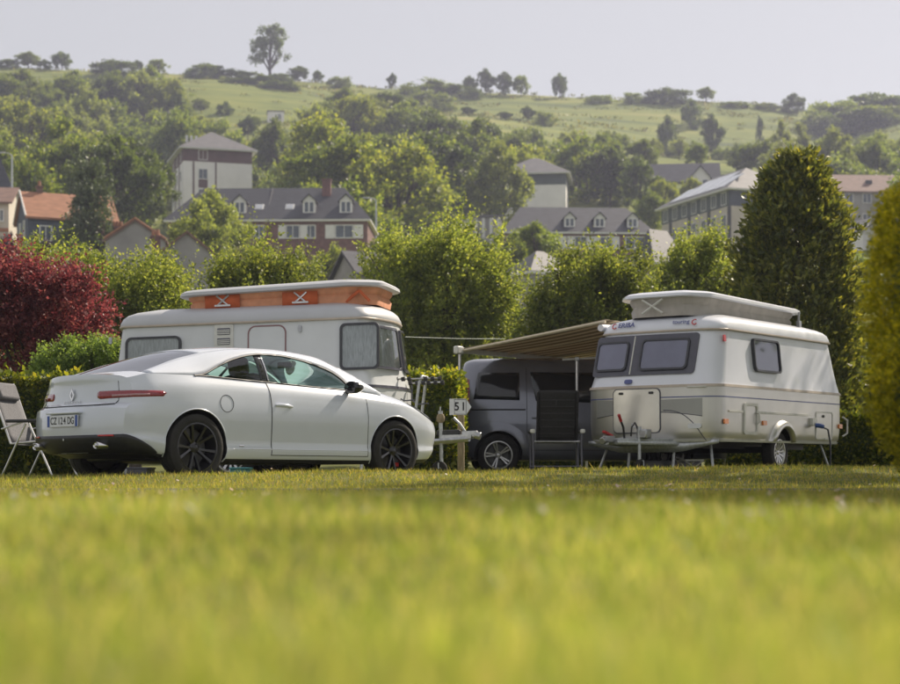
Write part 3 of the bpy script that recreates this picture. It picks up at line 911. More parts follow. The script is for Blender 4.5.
def build_car():
    TH = R(45.5); c, s = math.cos(TH), math.sin(TH)
    ox, oy = -2.48 - .88 * s, 17.15 + .88 * c
    car = thing('parked_car', 'white two door coupe with black wheels parked on the grass', 'car', (ox, oy, -.004), TH)
    ymax = pchip([-.75, -.6, -.4, 0, .6, 1.3, 2.1, 2.69, 2.95, 3.1, 3.25], [.775, .835, .872, .90, .885, .88, .887, .90, .882, .85, .785])
    zbot = pchip([-.75, -.55, -.38, .40, 2.3, 3.0, 3.25], [.275, .262, .235, .185, .185, .20, .21])
    zbelt = pchip([-.75, -.5, 0, .5, 1, 1.5, 2, 2.4, 2.8, 3.05, 3.25], [1.0, 1.045, 1.045, 1.027, 1.009, .99, .972, .950, .905, .855, .79])
    yins = pchip([-.75, -.4, 0, .5, 2, 2.6, 3.25], [.10, .10, .11, .10, .105, .13, .15])
    zsh = pchip([-.75, 0, 1, 2, 2.7, 3.05, 3.25], [.875, .90, .885, .865, .845, .78, .69])
    xr = pchip([.24, .30, .34, .42, .55, .68, .715, .74, .76, .85, .95, 1.0, 1.05], [-.80, -.855, -.90, -.935, -.945, -.93, -.915, -.885, -.845, -.835, -.83, -.845, -.83])
    xf = pchip([.20, .35, .5, .65, .76, .86, .95], [3.58, 3.665, 3.70, 3.68, 3.62, 3.52, 3.43])
    zdeck = pchip([-.75, -.6, -.44, -.37, -.2, 2.3, 2.48, 2.56, 2.62, 2.8, 3.1, 3.25], [1.045, 1.066, 1.090, .97, .92, .90, .93, 1.03, 1.045, 1.01, .955, .885])
    KS = np.linspace(0, 6, 25)
    def side(x):
        """(y, z) of the flank at station x, from sill to belt"""
        ym, zb, zt, zs = float(ymax(x)), float(zbot(x)), float(zbelt(x)), float(zsh(x))
        zm = zb + .20
        pts = [(ym - .075, zb), (ym - .022, zb + .055), (ym - .004, zb + .135), (ym - .016, zb + .19), (ym - .001, zb + .19 + (zs - zb - .19) * .58), (ym - .030, zs), (ym - float(yins(x)), zt)]
        ys = pchip(range(7), [p[0] for p in pts])(KS); zs_ = pchip(range(7), [p[1] for p in pts])(KS)
        return ys, zs_
    def shift(x, z):
        dx = float(sstep(-.42, -.75, x)) * ((float(xr(z)) + .165) + .75) + float(sstep(2.95, 3.25, x)) * ((float(xf(z)) - .30) - 3.25)
        return x + dx
    NT = 13
    ts = np.linspace(1, -1, NT)
    stations = np.concatenate([np.linspace(-.75, -.3, 12)[:-1], np.linspace(-.3, 2.4, 46)[:-1], np.linspace(2.4, 3.25, 20)])
    loops = []
    for x in stations:
        ys, zs = side(x)
        lp = [(shift(x, z), y, z) for y, z in zip(ys, zs)]
        yb, zb, zc = ys[-1], zs[-1], float(zdeck(x))
        for t in ts[1:-1]:
            z = zc - (zc - zb) * abs(t) ** 3.2
            lp.append((shift(x, z), t * yb, z))
        lp += [(shift(x, z), -y, z) for y, z in zip(ys[::-1], zs[::-1])]
        loops.append(lp)
    mb = MB()
    mb.grid(loops, True)
    def fascia(end):
        x = stations[0] if end == 'r' else stations[-1]
        ys, zs = side(x)
        zc = float(zdeck(x))
        rows = []
        for i in range(len(KS)):
            f = (i / (len(KS) - 1))
            row = []
            for t in ts:
                zb = zs[-1]
                z = zs[i] + (zc - (zc - zb) * abs(t) ** 3.2 - zb) * f ** 3
                if end == 'r': xx = float(xr(z)) + .165 * abs(t) ** 2.6
                else: xx = float(xf(z)) - .30 * abs(t) ** 2.2
                row.append((xx, t * ys[i], z))
            rows.append(row)
        return rows
    mb.grid(fascia('r')); mb.grid(fascia('f'))
    body = mb.build('body', [MT['car_white'], MT['black_plastic']], car, 180)
    bm = bmesh.new(); bm.from_mesh(body.data)
    bmesh.ops.remove_doubles(bm, verts=bm.verts, dist=.0008)
    bmesh.ops.recalc_face_normals(bm, faces=bm.faces)
    bm.to_mesh(body.data); bm.free()
    AX = [(0, .335), (2.69, .335)]
    body.parent = None
    bool_cut(body, arch_cutters(AX, .372, .56, 1.2))
    body.parent = car
    finish(body.data, 32)
    paint_arches(body, AX, .372, .95)
    # skirt edge round the arches
    for cx, cz in AX:
        for sg in (-1, 1):
            pts = []
            for k in range(31):
                a = R(-22 + 224 * k / 30)
                x, z = cx + .376 * math.cos(a), cz + .376 * math.sin(a)
                if z < zbot(x) + .005: continue
                ys, zs = side(min(max(x, -.75), 3.25))
                pts.append((shift(x, z) if -.42 < x < 2.95 else x, sg * (float(np.interp(z, zs, ys)) - .001), z))
            MB().tube(pts, .007, 6).build('arch_lip', MT['car_white'], car, 60)
    # ---------------- glasshouse
    c5x = [.03, .16, .36, .6, .85, 1.0, 1.22, 1.48, 1.74, 1.93, 2.06, 2.14]
    c5z = [1.042, 1.068, 1.150, 1.237, 1.295, 1.311, 1.311, 1.285, 1.228, 1.165, 1.075, .968]
    z5f = pchip(c5x, c5z)
    z6 = pchip([-.48, -.3, -.07, .15, .4, .88, 1.29, 1.75, 2.15, 2.43, 2.58], [1.066, 1.128, 1.205, 1.262, 1.316, 1.366, 1.372, 1.340, 1.205, 1.065, .965])
    y6 = pchip([-.48, -.3, -.07, .15, .4, .88, 1.29, 1.75, 2.15, 2.43, 2.58], [.62, .60, .575, .555, .535, .515, .515, .53, .60, .685, .735])
    z7 = pchip([-.48, -.3, -.07, .15, .4, .88, 1.29, 1.75, 2.15, 2.43, 2.58], [1.082, 1.158, 1.245, 1.312, 1.362, 1.405, 1.412, 1.385, 1.268, 1.13, 1.04])
    def c4(x):
        ys, zs = side(x); return ys[-1], zs[-1]
    def c5(x):
        y4, z4 = c4(x)
        if x <= .03 or x >= 2.14: return y4, z4
        z = float(z5f(x)); return y4 - max(0, z - z4) * .50, max(z, z4)
    xs = np.concatenate([np.linspace(-.47, .03, 12)[:-1], np.linspace(.03, 2.14, 60)[:-1], np.linspace(2.14, 2.57, 8)])
    def cant(x, sg, n=7):
        """roof rail band from the glass edge up to the roof edge"""
        y5, z5 = c5(x); yr, zr = float(y6(x)), float(z6(x))
        zr = max(zr, z5 + .004)
        out = []
        for k in range(n):
            t = k / (n - 1)
            b = .022 * math.sin(math.pi * t)
            out.append((x, sg * (y5 + (yr - y5) * t + b * .8), z5 + (zr - z5) * t + b * .6))
        return out
    for sg in (-1, 1):
        MB().grid([cant(x, sg) for x in xs]).build('roof_rail', MT['car_white'], car, 60, solid=.02)
        # side glass in two panes either side of the pillar
        def pane(x0, x1, n, off=0.0):
            rows = []
            for x in np.linspace(x0, x1, n):
                y4, z4 = c4(x); y5, z5 = c5(x)
                rows.append([(x, sg * (y4 - .004 + (y5 - y4) * t + .014 * math.sin(math.pi * t) + off), z4 + (z5 - z4) * t) for t in np.linspace(0, 1, 7)])
            return rows
        MB().grid(pane(.04, .90, 24)).build('quarter_window', MT['glass_car'], car, 180)
        MB().grid(pane(1.0, 2.13, 30)).build('side_window', MT['glass_car'], car, 180)
        MB().grid(pane(.895, .985, 4, .004)).build('pillar_trim', MT['black_gloss'], car, 60, solid=.01)
        MB().grid(pane(.985, 1.0, 2, .008)).build('pillar_seam', MT['chrome'], car, 60, solid=.006)
        # dark rubber round the glass
        mbk = MB()
        mbk.tube([(x, sg * (c5(x)[0] + .002), c5(x)[1] - .004) for x in np.linspace(.035, 2.135, 60)], .011, 6)
        mbk.tube([(x, sg * (c4(x)[0] + .001), c4(x)[1] + .004) for x in np.linspace(.035, 2.135, 40)], .008, 6)
        mbk.build('window_seal', MT['black_plastic'], car, 60)
    def roofpatch(x0, x1, n, lift=0):
        rows = []
        for x in np.linspace(x0, x1, n):
            yr, zr, zc = float(y6(x)), max(float(z6(x)), c5(x)[1] + .004), float(z7(x))
            rows.append([(x, t * yr, zc - (zc - zr) * abs(t) ** 2.2 + lift) for t in np.linspace(-1, 1, 17)])
        return rows
    MB().grid(roofpatch(.24, 1.76, 24)).build('roof', MT['car_white'], car, 60, solid=.02)
    MB().grid(roofpatch(-.46, .24, 16, -.003)).build('rear_window', MT['glass_dark'], car, 180)
    MB().grid(roofpatch(1.76, 2.56, 14, -.003)).build('windscreen', MT['glass_car'], car, 180)
    # shark fin and cabin
    MB().box((.9, 0, .62), (2.4, 1.2, .5)).build('cabin_floor', MT['seat_cloth'], car)
    for sy in (-.36, .36):
        st = MB().box((1.02, sy, .86), (.20, .50, .52), Matrix.Rotation(R(-18), 3, 'Y')).build('front_seat', MT['seat_cloth'], car, 40, bevel=.06)
        mh = MB().box((.93, sy, 1.19), (.11, .27, .20), Matrix.Rotation(R(-10), 3, 'Y')).build('headrest', MT['seat_cloth'], st, 40, bevel=.05)
        MB().tube([(.95, sy - .05, 1.12), (.97, sy - .05, 1.02)], .007).tube([(.95, sy + .05, 1.12), (.97, sy + .05, 1.02)], .007).build('headrest_post', MT['chrome'], st)
        rs = MB().box((.22, sy, .88), (.22, .52, .42), Matrix.Rotation(R(-22), 3, 'Y')).build('rear_seat', MT['seat_cloth'], car, 40, bevel=.06)
        MB().box((.15, sy, 1.09), (.12, .26, .13)).build('headrest', MT['seat_cloth'], rs, 40, bevel=.04)
    MB().box((2.15, 0, .92), (.45, 1.3, .12)).build('dashboard', MT['seat_cloth'], car, 40, bevel=.04)
    sw = MB()
    sw.tube([(1.72 + .10 * math.sin(a) * .5, .36 + .18 * math.cos(a), .97 + .17 * math.sin(a)) for a in np.linspace(0, 2 * math.pi, 25)], .014, 6, False)
    sw.build('steering_wheel', MT['black_plastic'], car, 60)
    MB().box((1.86, 0, 1.27), (.04, .22, .07)).build('interior_mirror', MT['black_plastic'], car, 40, bevel=.015)
    # ---------------- doors, seams, trim on the flanks
    def flank(x, z, sg, off):
        xx = min(max(x, -.75), 3.25)
        ys, zs = side(xx)
        y = float(np.interp(z, zs, ys))
        dz = .02
        ny = 1.0; nz = -(float(np.interp(z + dz, zs, ys)) - float(np.interp(z - dz, zs, ys))) / (2 * dz)
        l = math.hypot(ny, nz)
        return Vector((shift(xx, z), sg * (y + off * ny / l), z + off * nz / l))
    for sg in (-1, 1):
        rows = []
        for x in np.linspace(.955, 2.275, 40):
            zb, zt = float(zbot(x)) + .085, float(zbelt(x)) - .004
            # front edge curves forward below the mirror
            rows.append([flank(x - .03 * (1 - abs(2 * t - 1)) * 0, zb + (zt - zb) * t, sg, .003) for t in np.linspace(0, 1, 22)])
        door = MB().grid(rows).build('door', MT['car_white'], car, 60)
        g = MB()
        for xe in (.952, 2.278):
            g.tube([flank(xe, z, sg, .0015) for z in np.linspace(float(zbot(xe)) + .08, float(zbelt(xe)) - .003, 18)], .0045, 5)
        g.tube([flank(x, float(zbot(x)) + .083, sg, .0015) for x in np.linspace(.952, 2.278, 20)], .0045, 5)
        g.build('door_gap', MT['black_plastic'], door, 60)
        hp = [flank(1.0 + .22 * t, .778 - .012 * t, sg, .012 + .022 * math.sin(math.pi * t)) for t in np.linspace(0, 1, 9)]
        MB().tube(hp, [.012, .016, .018, .018, .018, .018, .018, .016, .012], 8).build('door_handle', MT['car_white'], door, 60)
        # fuel flap outline
        g = MB(); 
        g.tube([flank(.37 + .085 * math.cos(a), .775 + .085 * math.sin(a), sg, .0005) for a in np.linspace(0, 2 * math.pi, 29)], .0035, 5, False)
        if sg < 0: g.build('fuel_flap', MT['black_plastic'], car, 60)
        # mirror
        mr = MB()
        base = flank(2.04, .955, sg, 0)
        def ell(cx, ry, rz, x): return [(x, cx + ry * math.cos(a), .995 + rz * math.sin(a)) for a in np.linspace(0, 2*math.pi, 15)[:-1]]
        yy = sg * (.79 + .145)
        mr.grid([ell(yy, .02, .02, 2.125), ell(yy, .075, .05, 2.10), ell(yy, .10, .066, 2.05), ell(yy, .105, .07, 1.985), ell(yy, .095, .062, 1.975), ell(yy, .01, .01, 1.976)], True)
        mo = mr.build('door_mirror', MT['black_gloss'], car, 50)
        MB().tube([(2.05, sg * .80, .955), (2.05, sg * .88, .972)], [.03, .025], 8).build('mirror_arm', MT['black_plastic'], mo, 60)
    # ---------------- rear end
    ysr, zsr = side(stations[0])
    def surf(sv, z, off, sg=-1):
        """sv in [0, 1]: across the tail from centre to corner; beyond 1: metres forward along the flank"""
        if sv <= 1.0:
            yy = float(np.interp(z, zsr, ysr))
            t = sv
            x = float(xr(z)) + .165 * abs(t) ** 2.6
            p = Vector((x, sg * t * yy, z))
            dx = .165 * 2.6 * abs(t) ** 1.6 / yy
            n = Vector((-1, sg * dx, 0)).normalized()
            return p + n * off
        return flank(-.75 + (sv - 1.0), z, sg, off) + Vector((-off * max(0, 1.15 - sv) * 2, 0, 0))
    for sg in (-1, 1):
        svs = np.concatenate([np.linspace(.50, 1, 14), np.linspace(1.02, 1.40, 12)])
        rows, rows2 = [], []
        for v in svs:
            f = (v - .50) / (1.40 - .50)
            lo = .793 + .030 * f + (.03 if f > .97 else 0); hi = .873 + .004 * f - (.02 if f > .97 else 0)
            if f < .03: lo += .012; hi -= .012
            rows.append([surf(v, lo + (hi - lo) * t, .002 + .007 * math.sin(math.pi * t), sg) for t in np.linspace(0, 1, 7)])
            if .25 < f < .80: rows2.append([surf(v, lo + (hi - lo) * t, .0035 + .0075 * math.sin(math.pi * t), sg) for t in np.linspace(.18, .48, 4)])
        tl = MB().grid(rows).build('tail_light', MT['tail_red'], car, 60, solid=.006)
        MB().grid(rows2).build('clear_lens', MT['tail_clear'], tl, 60, solid=.002)
    # boot lid gaps
    g = MB()
    zl = .735
    left = [surf(t, zl + .012 * (t / .8) ** 4, .001, 1) for t in np.linspace(.80, 0, 12)]; right = [surf(t, zl + .012 * (t / .8) ** 4, .001, -1) for t in np.linspace(0, .80, 12)]
    g.tube(left + right[1:], .005, 5)
    for sg in (-1, 1):
        g.tube([surf(t, z, .001, sg) for t, z in ((.80, .75), (.82, .78), (.83, .87), (.84, .93), (.86, .97))], .004, 5)
    g.build('boot_gap', MT['black_plastic'], car, 60)
    # black lower apron with reflectors and tail pipes
    def corner(sg):
        return [[flank(-.75 + q, z, sg, .011) for z in np.linspace(float(zbot(-.75 + q)) + .004, max(float(zbot(-.75 + q)) + .012, .453 - q ** 1.3 * .80), 6)] for q in np.linspace(.015, .30, 10)]
    rows = corner(1)[::-1]
    for v in np.linspace(-1, 1, 33):
        rows.append([surf(abs(v), .279 + (.445 + .008 * v * v - .279) * t, .011, -1 if v >= 0 else 1) for t in np.linspace(0, 1, 6)])
    rows += corner(-1)
    MB().grid(rows).build('rear_apron', MT['black_plastic'], car, 60, solid=.010)
    for sg in (-1, 1):
        MB().grid([[surf(v, z, .022, sg) for z in (.432, .447)] for v in np.linspace(.66, .88, 8)]).build('reflector', MT['red_lens'], car, 60, solid=.006)
        ex = MB().lathe([(.040, -.12), (.045, 0), (.040, .006), (.034, 0), (.033, -.12)], 24, Matrix.Translation((-.93, sg * .53, .345)) @ Matrix.Rotation(-math.pi / 2, 4, 'Y') @ Matrix.Diagonal((.8, 1.15, 1, 1)))
        ex.build('exhaust_tip', MT['chrome'], car, 50)
        MB().lathe([(.001, -.10), (.034, -.10)], 20, Matrix.Translation((-.93, sg * .53, .345)) @ Matrix.Rotation(-math.pi / 2, 4, 'Y')).build('exhaust_pipe', MT['black_plastic'], car)
    # number plate in its recess
    xp = -.960
    pl = MB().box((xp, 0, .588), (.012, .53, .115)).build('number_plate', MT['plate_white'], car, 40, bevel=.004)
    Fp = lambda y, z, d=.0: frame((xp - .0065 - d, y, z), (0, -1, 0), (0, 0, 1))
    for sy in (-.242, .242):
        MB().box((xp - .0066, sy, .588), (.001, .042, .108)).build('blue_band', MT['plate_blue'], pl)
    for ch, y in zip('CZ124DG', (.178, .122, .056, .010, -.042, -.118, -.176)):
        text('character', ch, .098, MT['ink'], pl, Fp(y, .588), .001, .0012, .82)
    MB().box((xp + .01, 0, .668), (.05, .56, .022)).build('plate_light_bar', MT['car_white'], car, 40, bevel=.008)
    # lozenge emblem and the maker's lettering on the boot lid
    em = MB()
    ex = -.850
    for dy, dz, r_ in ((0, 0, 1),):
        o_ = [(0, .062), (.040, 0), (0, -.062), (-.040, 0)]; i_ = [(0, .034), (.019, 0), (0, -.034), (-.019, 0)]
        S_ = lambda u, v, d: Vector((ex + .004 - d, -u, .845 + v))
        ring(em, S_, o_, i_, 0, .012)
    em.build('emblem', MT['chrome'], car, 20)
    text('boot_lettering', 'R E N A U L T', .042, MT['chrome'], car, frame((-.851, 0, .770), (0, -1, 0), (0, 0, 1)), .003, .0, 1.15)
    MB().lathe([(.001, .003), (.012, .002), (.013, 0)], 12, Matrix.Translation((-.952, 0, .405)) @ Matrix.Rotation(-math.pi / 2, 4, 'Y')).build('parking_sensor', MT['steel'], car)
    # head lamps (wrap into the wing)
    for sg in (-1, 1):
        rows = []
        for x in np.linspace(2.98, 3.24, 10):
            f = (x - 2.98) / .26
            zt = float(zbelt(x)) - .012; zl_ = zt - .02 - .10 * f
            rows.append([flank(x, zl_ + (zt - zl_) * t, sg, .005) for t in np.linspace(0, 1, 5)])
        MB().grid(rows).build('head_light', MT['tail_clear'] if False else MT['glass_van'], car, 60, solid=.008)
    # front bumper crease, lower intake
    MB().box((3.52, 0, .33), (.12, .9, .12)).build('front_intake', MT['black_plastic'], car, 40, bevel=.03)
    # side rubbing line and small badge
    for sg in (-1, 1):
        MB().tube([flank(x, float(zbot(x)) + .14, sg, -.001) for x in np.linspace(.45, 2.27, 30)], .006, 5).build('side_crease', MT['car_white'], car, 60)
    MB().tube([flank(.53 + .02 * q, .355, -1, .004) for q in range(4)], .006, 5).build('side_badge', MT['chrome'], car, 60)
    # underside
    MB().box((1.45, 0, .27), (3.5, 1.2, .14)).build('underbody', MT['black_plastic'], car, 40, bevel=.03)
    for i, (cx, cz) in enumerate(AX):
        for sg in (-1, 1):
            wheel(car, (cx, sg * .782, .333), sg, .333, .242, .225, MT['dark_rim'], 'dark')
    cal = MB().box((2.69 + .08, -.80, .333 - .15), (.07, .04, .05)).build('brake_caliper', MT['red_plastic'], car, 40, bevel=.01)
    return car
build_car()

# ------------------------------------------------------------------ caravans
def outline(Lf, Lr, W2, Rc, bow_f, bow_r, n=7):
    pts = []
    for (sx, sy, a0) in ((1, 1, 90), (1, -1, 0), (-1, -1, -90), (-1, 1, -180)):
        L = Lf if sx > 0 else Lr
        cxr, cyr = sx * (L - Rc), sy * (W2 - Rc)
        for k in range(n + 1):
            a = R(a0 - 90 * k / n)
            pts.append((cxr + Rc * math.cos(a), cyr + Rc * math.sin(a)))
    out = []
    m = len(pts)
    for i in range(m):                      # subdivide the straight runs
        p, q = pts[i], pts[(i + 1) % m]
        d = math.hypot(q[0] - p[0], q[1] - p[1])
        k = 8 if d > .3 else 1
        for j in range(k):
            out.append((p[0] + (q[0] - p[0]) * j / k, p[1] + (q[1] - p[1]) * j / k))
    res = []
    for x, y in out:
        b = bow_f if x > 0 else -bow_r
        f = min(1, abs(x) / (Lf if x > 0 else Lr))
        res.append((x - b * (y / W2) ** 2 * f ** 3, y))
    return res

class Van_Body:
    """plan outlines stacked up the height of a caravan; S_side / S_front give points on its skin"""
    def __init__(s, L, W, belt, gut, bottom, Rc, bow, lean_s, lean_f, lean_r):
        s.L, s.W2, s.belt, s.gut, s.bottom, s.Rc, s.bow = L / 2, W / 2, belt, gut, bottom, Rc, bow
        zs = [bottom - .05, bottom, bottom + .07, (bottom + belt) / 2, belt, belt + .02, gut]
        s.fs = pchip(zs, [.06, .035, .008, .0, 0, .006, lean_s])
        s.ff = pchip(zs, [.08, .045, .010, .0, 0, .008, lean_f])
        s.fr = pchip(zs, [.14, .09, .030, .0, 0, .008, lean_r])
    def row(s, z, d=0.0):
        o = outline(s.L - float(s.ff(z)) + d, s.L - float(s.fr(z)) + d, s.W2 - float(s.fs(z)) + d, s.Rc, s.bow, s.bow)
        return [(x, y, z) for x, y in o]
    def shell(s, z0, z1, n, d=0.0, cap=False):
        mb = MB()
        rows = [s.row(z, d) for z in np.linspace(z0, z1, n)]
        mb.grid(rows, True)
        if cap:
            mb.add(rows[0], [tuple(range(len(rows[0])))])
        return mb
    def strip(s, z0, z1, d, flt=None):
        """a thin moulding round the body"""
        a = s.row(z0, d); b = s.row(z1, d); a0 = s.row(z0, -.004); b0 = s.row(z1, -.004)
        n = len(a)
        mb = MB()
        for i in range(n):
            j = (i + 1) % n
            if flt and not (flt(*a[i][:2]) and flt(*a[j][:2])): continue
            mb.add([a0[i], a0[j], a[j], a[i], b[i], b[j], b0[j], b0[i]], [(0, 1, 2, 3), (3, 2, 5, 4), (4, 5, 6, 7)])
        return mb
    def side(s, sg):
        return lambda u, v, d: Vector((u, sg * (s.W2 - float(s.fs(v)) + d), v))
    def front(s):
        return lambda u, v, d: Vector((s.L - float(s.ff(v)) - s.bow * (u / s.W2) ** 2 + d, u, v))

def caravan_window(parent, S, cx, cz, w, h, r=.06, frame_mat='frame_dark', blind='blind', proud=.022, fw=.028, name='window'):
    o = rrect(w, h, r, 5, cx, cz); i = rrect(w - 2 * fw, h - 2 * fw, r * .7, 5, cx, cz)
    mb = MB(); ring(mb, S, o, i, -.004, proud)
    wd = mb.build(name, MT[frame_mat], parent, 40)
    mb = MB(); panel(mb, S, rrect(w - 2*fw + .004, h - 2*fw + .004, r * .7, 5, cx, cz), 0, .019)
    mb.build('blind', MT[blind], wd, 40)
    mb = MB(); panel(mb, S, rrect(w - 2*fw + .004, h - 2*fw + .004, r * .7, 5, cx, cz), .026, .030)
    mb.build('pane', MT['glass_cv2' if blind == 'lace' else 'glass_cv'], wd, 40)
    return wd
MT['glass_cv'] = glassmat('glass_caravan', (.60, .61, .70), .06, .04)
MT['glass_cv2'] = glassmat('glass_caravan_clear', (.78, .80, .80), .04, .03)

def roof_cap(B, parent, mat, top):
    g = B.gut
    rows = []
    for dz, ins in ((-.02, -.018), (.0, -.024), (.03, -.020), (.09, .004), (.135, .045), (.17, .11), (top - g - .018, .26), (top - g, .50)):
        o = outline(B.L - float(B.ff(g)) - ins * 1.25, B.L - float(B.fr(g)) - ins * 1.25, B.W2 - float(B.fs(g)) - ins, max(B.Rc, .05) + max(ins, 0) * .3, B.bow, B.bow)
        rows.append([(x, y, g + dz) for x, y in o])
    mb = MB().grid(rows, True)
    mb.add(rows[-1], [tuple(range(len(rows[-1])))])
    rc = mb.build('roof', mat, parent, 50)
    MB().grid([[(x, y, z + dz) for x, y, z in B.row(g - .022, d)] for d, dz in ((.0, -.012), (.03, -.008), (.034, .006), (.03, .016), (.0, .018))], True).build('gutter', MT['tan_line'], rc, 60)
    return rc

def lid_outline(x0, x1, w2, ch):
    c = .12
    return [(x1, -w2 + ch), (x1, w2 - ch), (x1 - ch * 1.3, w2), (x0 + c, w2), (x0, w2 - c), (x0, -w2 + c), (x0 + c, -w2), (x1 - ch * 1.3, -w2)]

def smooth_poly(poly, k=4):
    """round the corners of a plan polygon"""
    out = []
    n = len(poly)
    for i in range(n):
        p, q, r_ = Vector(poly[i-1]), Vector(poly[i]), Vector(poly[(i+1) % n])
        a = q + (p - q).normalized() * min(.10, (p-q).length * .45); b = q + (r_ - q).normalized() * min(.10, (r_-q).length * .45)
        for j in range(k + 1):
            t = j / k
            out.append(tuple((a * (1-t)**2 + q * 2*t*(1-t) + b * t*t)))
    return out

def pop_top(parent, x0, x1, w2, z0, z1, z2, fabric, lidmat, tilt=0.0, ch=.25):
    """the raised roof: cloth bellows from z0 to z1, shell lid from z1 to z2"""
    poly = smooth_poly(lid_outline(x0, x1, w2, ch))
    cx = (x0 + x1) / 2
    def rg(scale, z, lift=0):
        return [(cx + (x - cx) * (1 + scale / abs(x1 - cx)), y * (1 + scale / w2), z + tilt * (x - cx) * lift) for x, y in poly]
    rows = [rg(-.10, z0 - .03), rg(-.085, z0 + (z1 - z0) * .3, .3), rg(-.11, z0 + (z1 - z0) * .55, .55), rg(-.075, z0 + (z1 - z0) * .8, .8), rg(-.07, z1 + .02, 1)]
    bel = MB().grid(rows, True).build('roof_bellows', fabric, parent, 60)
    rows = [rg(-.10, z1 + .004, 1), rg(.0, z1, 1), rg(.02, z1 + .012, 1), rg(.012, z1 + .05, 1), rg(-.03, z2 - .03, 1), rg(-.14, z2 - .008, 1), rg(-.35, z2, 1)]
    mb = MB().grid(rows, True)
    mb.add(rows[-1], [tuple(range(len(rows[-1])))]); mb.add(rows[0], [tuple(range(len(rows[0])))])
    lid = mb.build('raised_roof', lidmat, parent, 40)
    return bel, lid

def scissor(parent, p0, p1, z0, z1, y, mat, off, axis='x'):
    mb = MB()
    for a, b in (((p0, z0), (p1, z1)), ((p1, z0), (p0, z1))):
        if axis == 'x': mb.tube([(a[0], y + off, a[1]), (b[0], y + off, b[1])], .012, 6)
        else: mb.tube([(y + off, a[0], a[1]), (y + off, b[0], b[1])], .016, 6)
    if axis == 'x': mb.box(((p0 + p1) / 2, y + off, z0 + .008), (abs(p1 - p0) * 1.3, .02, .022))
    return mb.build('roof_strut', mat, parent, 40)

def steady(parent, x, y, z, dy=0.0, dx=0.0, gnd=0.0):
    mb = MB().tube([(x, y, z), (x + dx, y + dy, gnd + .03)], .02, 6)
    mb.box((x + dx, y + dy, gnd + .015), (.12, .09, .03))
    return mb.build('corner_leg', MT['galv'], parent, 40)

def jockey(parent, x, y, gnd, top, name='jockey_wheel'):
    j = MB().tube([(x, y, gnd + .16), (x, y, top)], .024, 8).tube([(x, y, top - .02), (x, y, top + .03)], .03, 8).tube([(x, y, top + .02), (x + .02, y - .10, top + .03), (x + .02, y - .10, top + .08)], .009, 6)
    jo = j.build(name, MT['galv'], parent, 40)
    MB().lathe([(.03, -.03), (.085, -.032), (.10, -.02), (.10, .02), (.085, .032), (.03, .03)], 20, Matrix.Translation((x - .03, y, gnd + .10)) @ Matrix.Rotation(math.pi / 2, 4, 'X')).build('tyre', MT['rubber'], jo, 40)
    MB().tube([(x - .03, y - .05, gnd + .10), (x - .03, y - .05, gnd + .17), (x - .03, y + .05, gnd + .17), (x - .03, y + .05, gnd + .10)], .01, 6).build('fork', MT['galv'], jo, 60)
    return jo

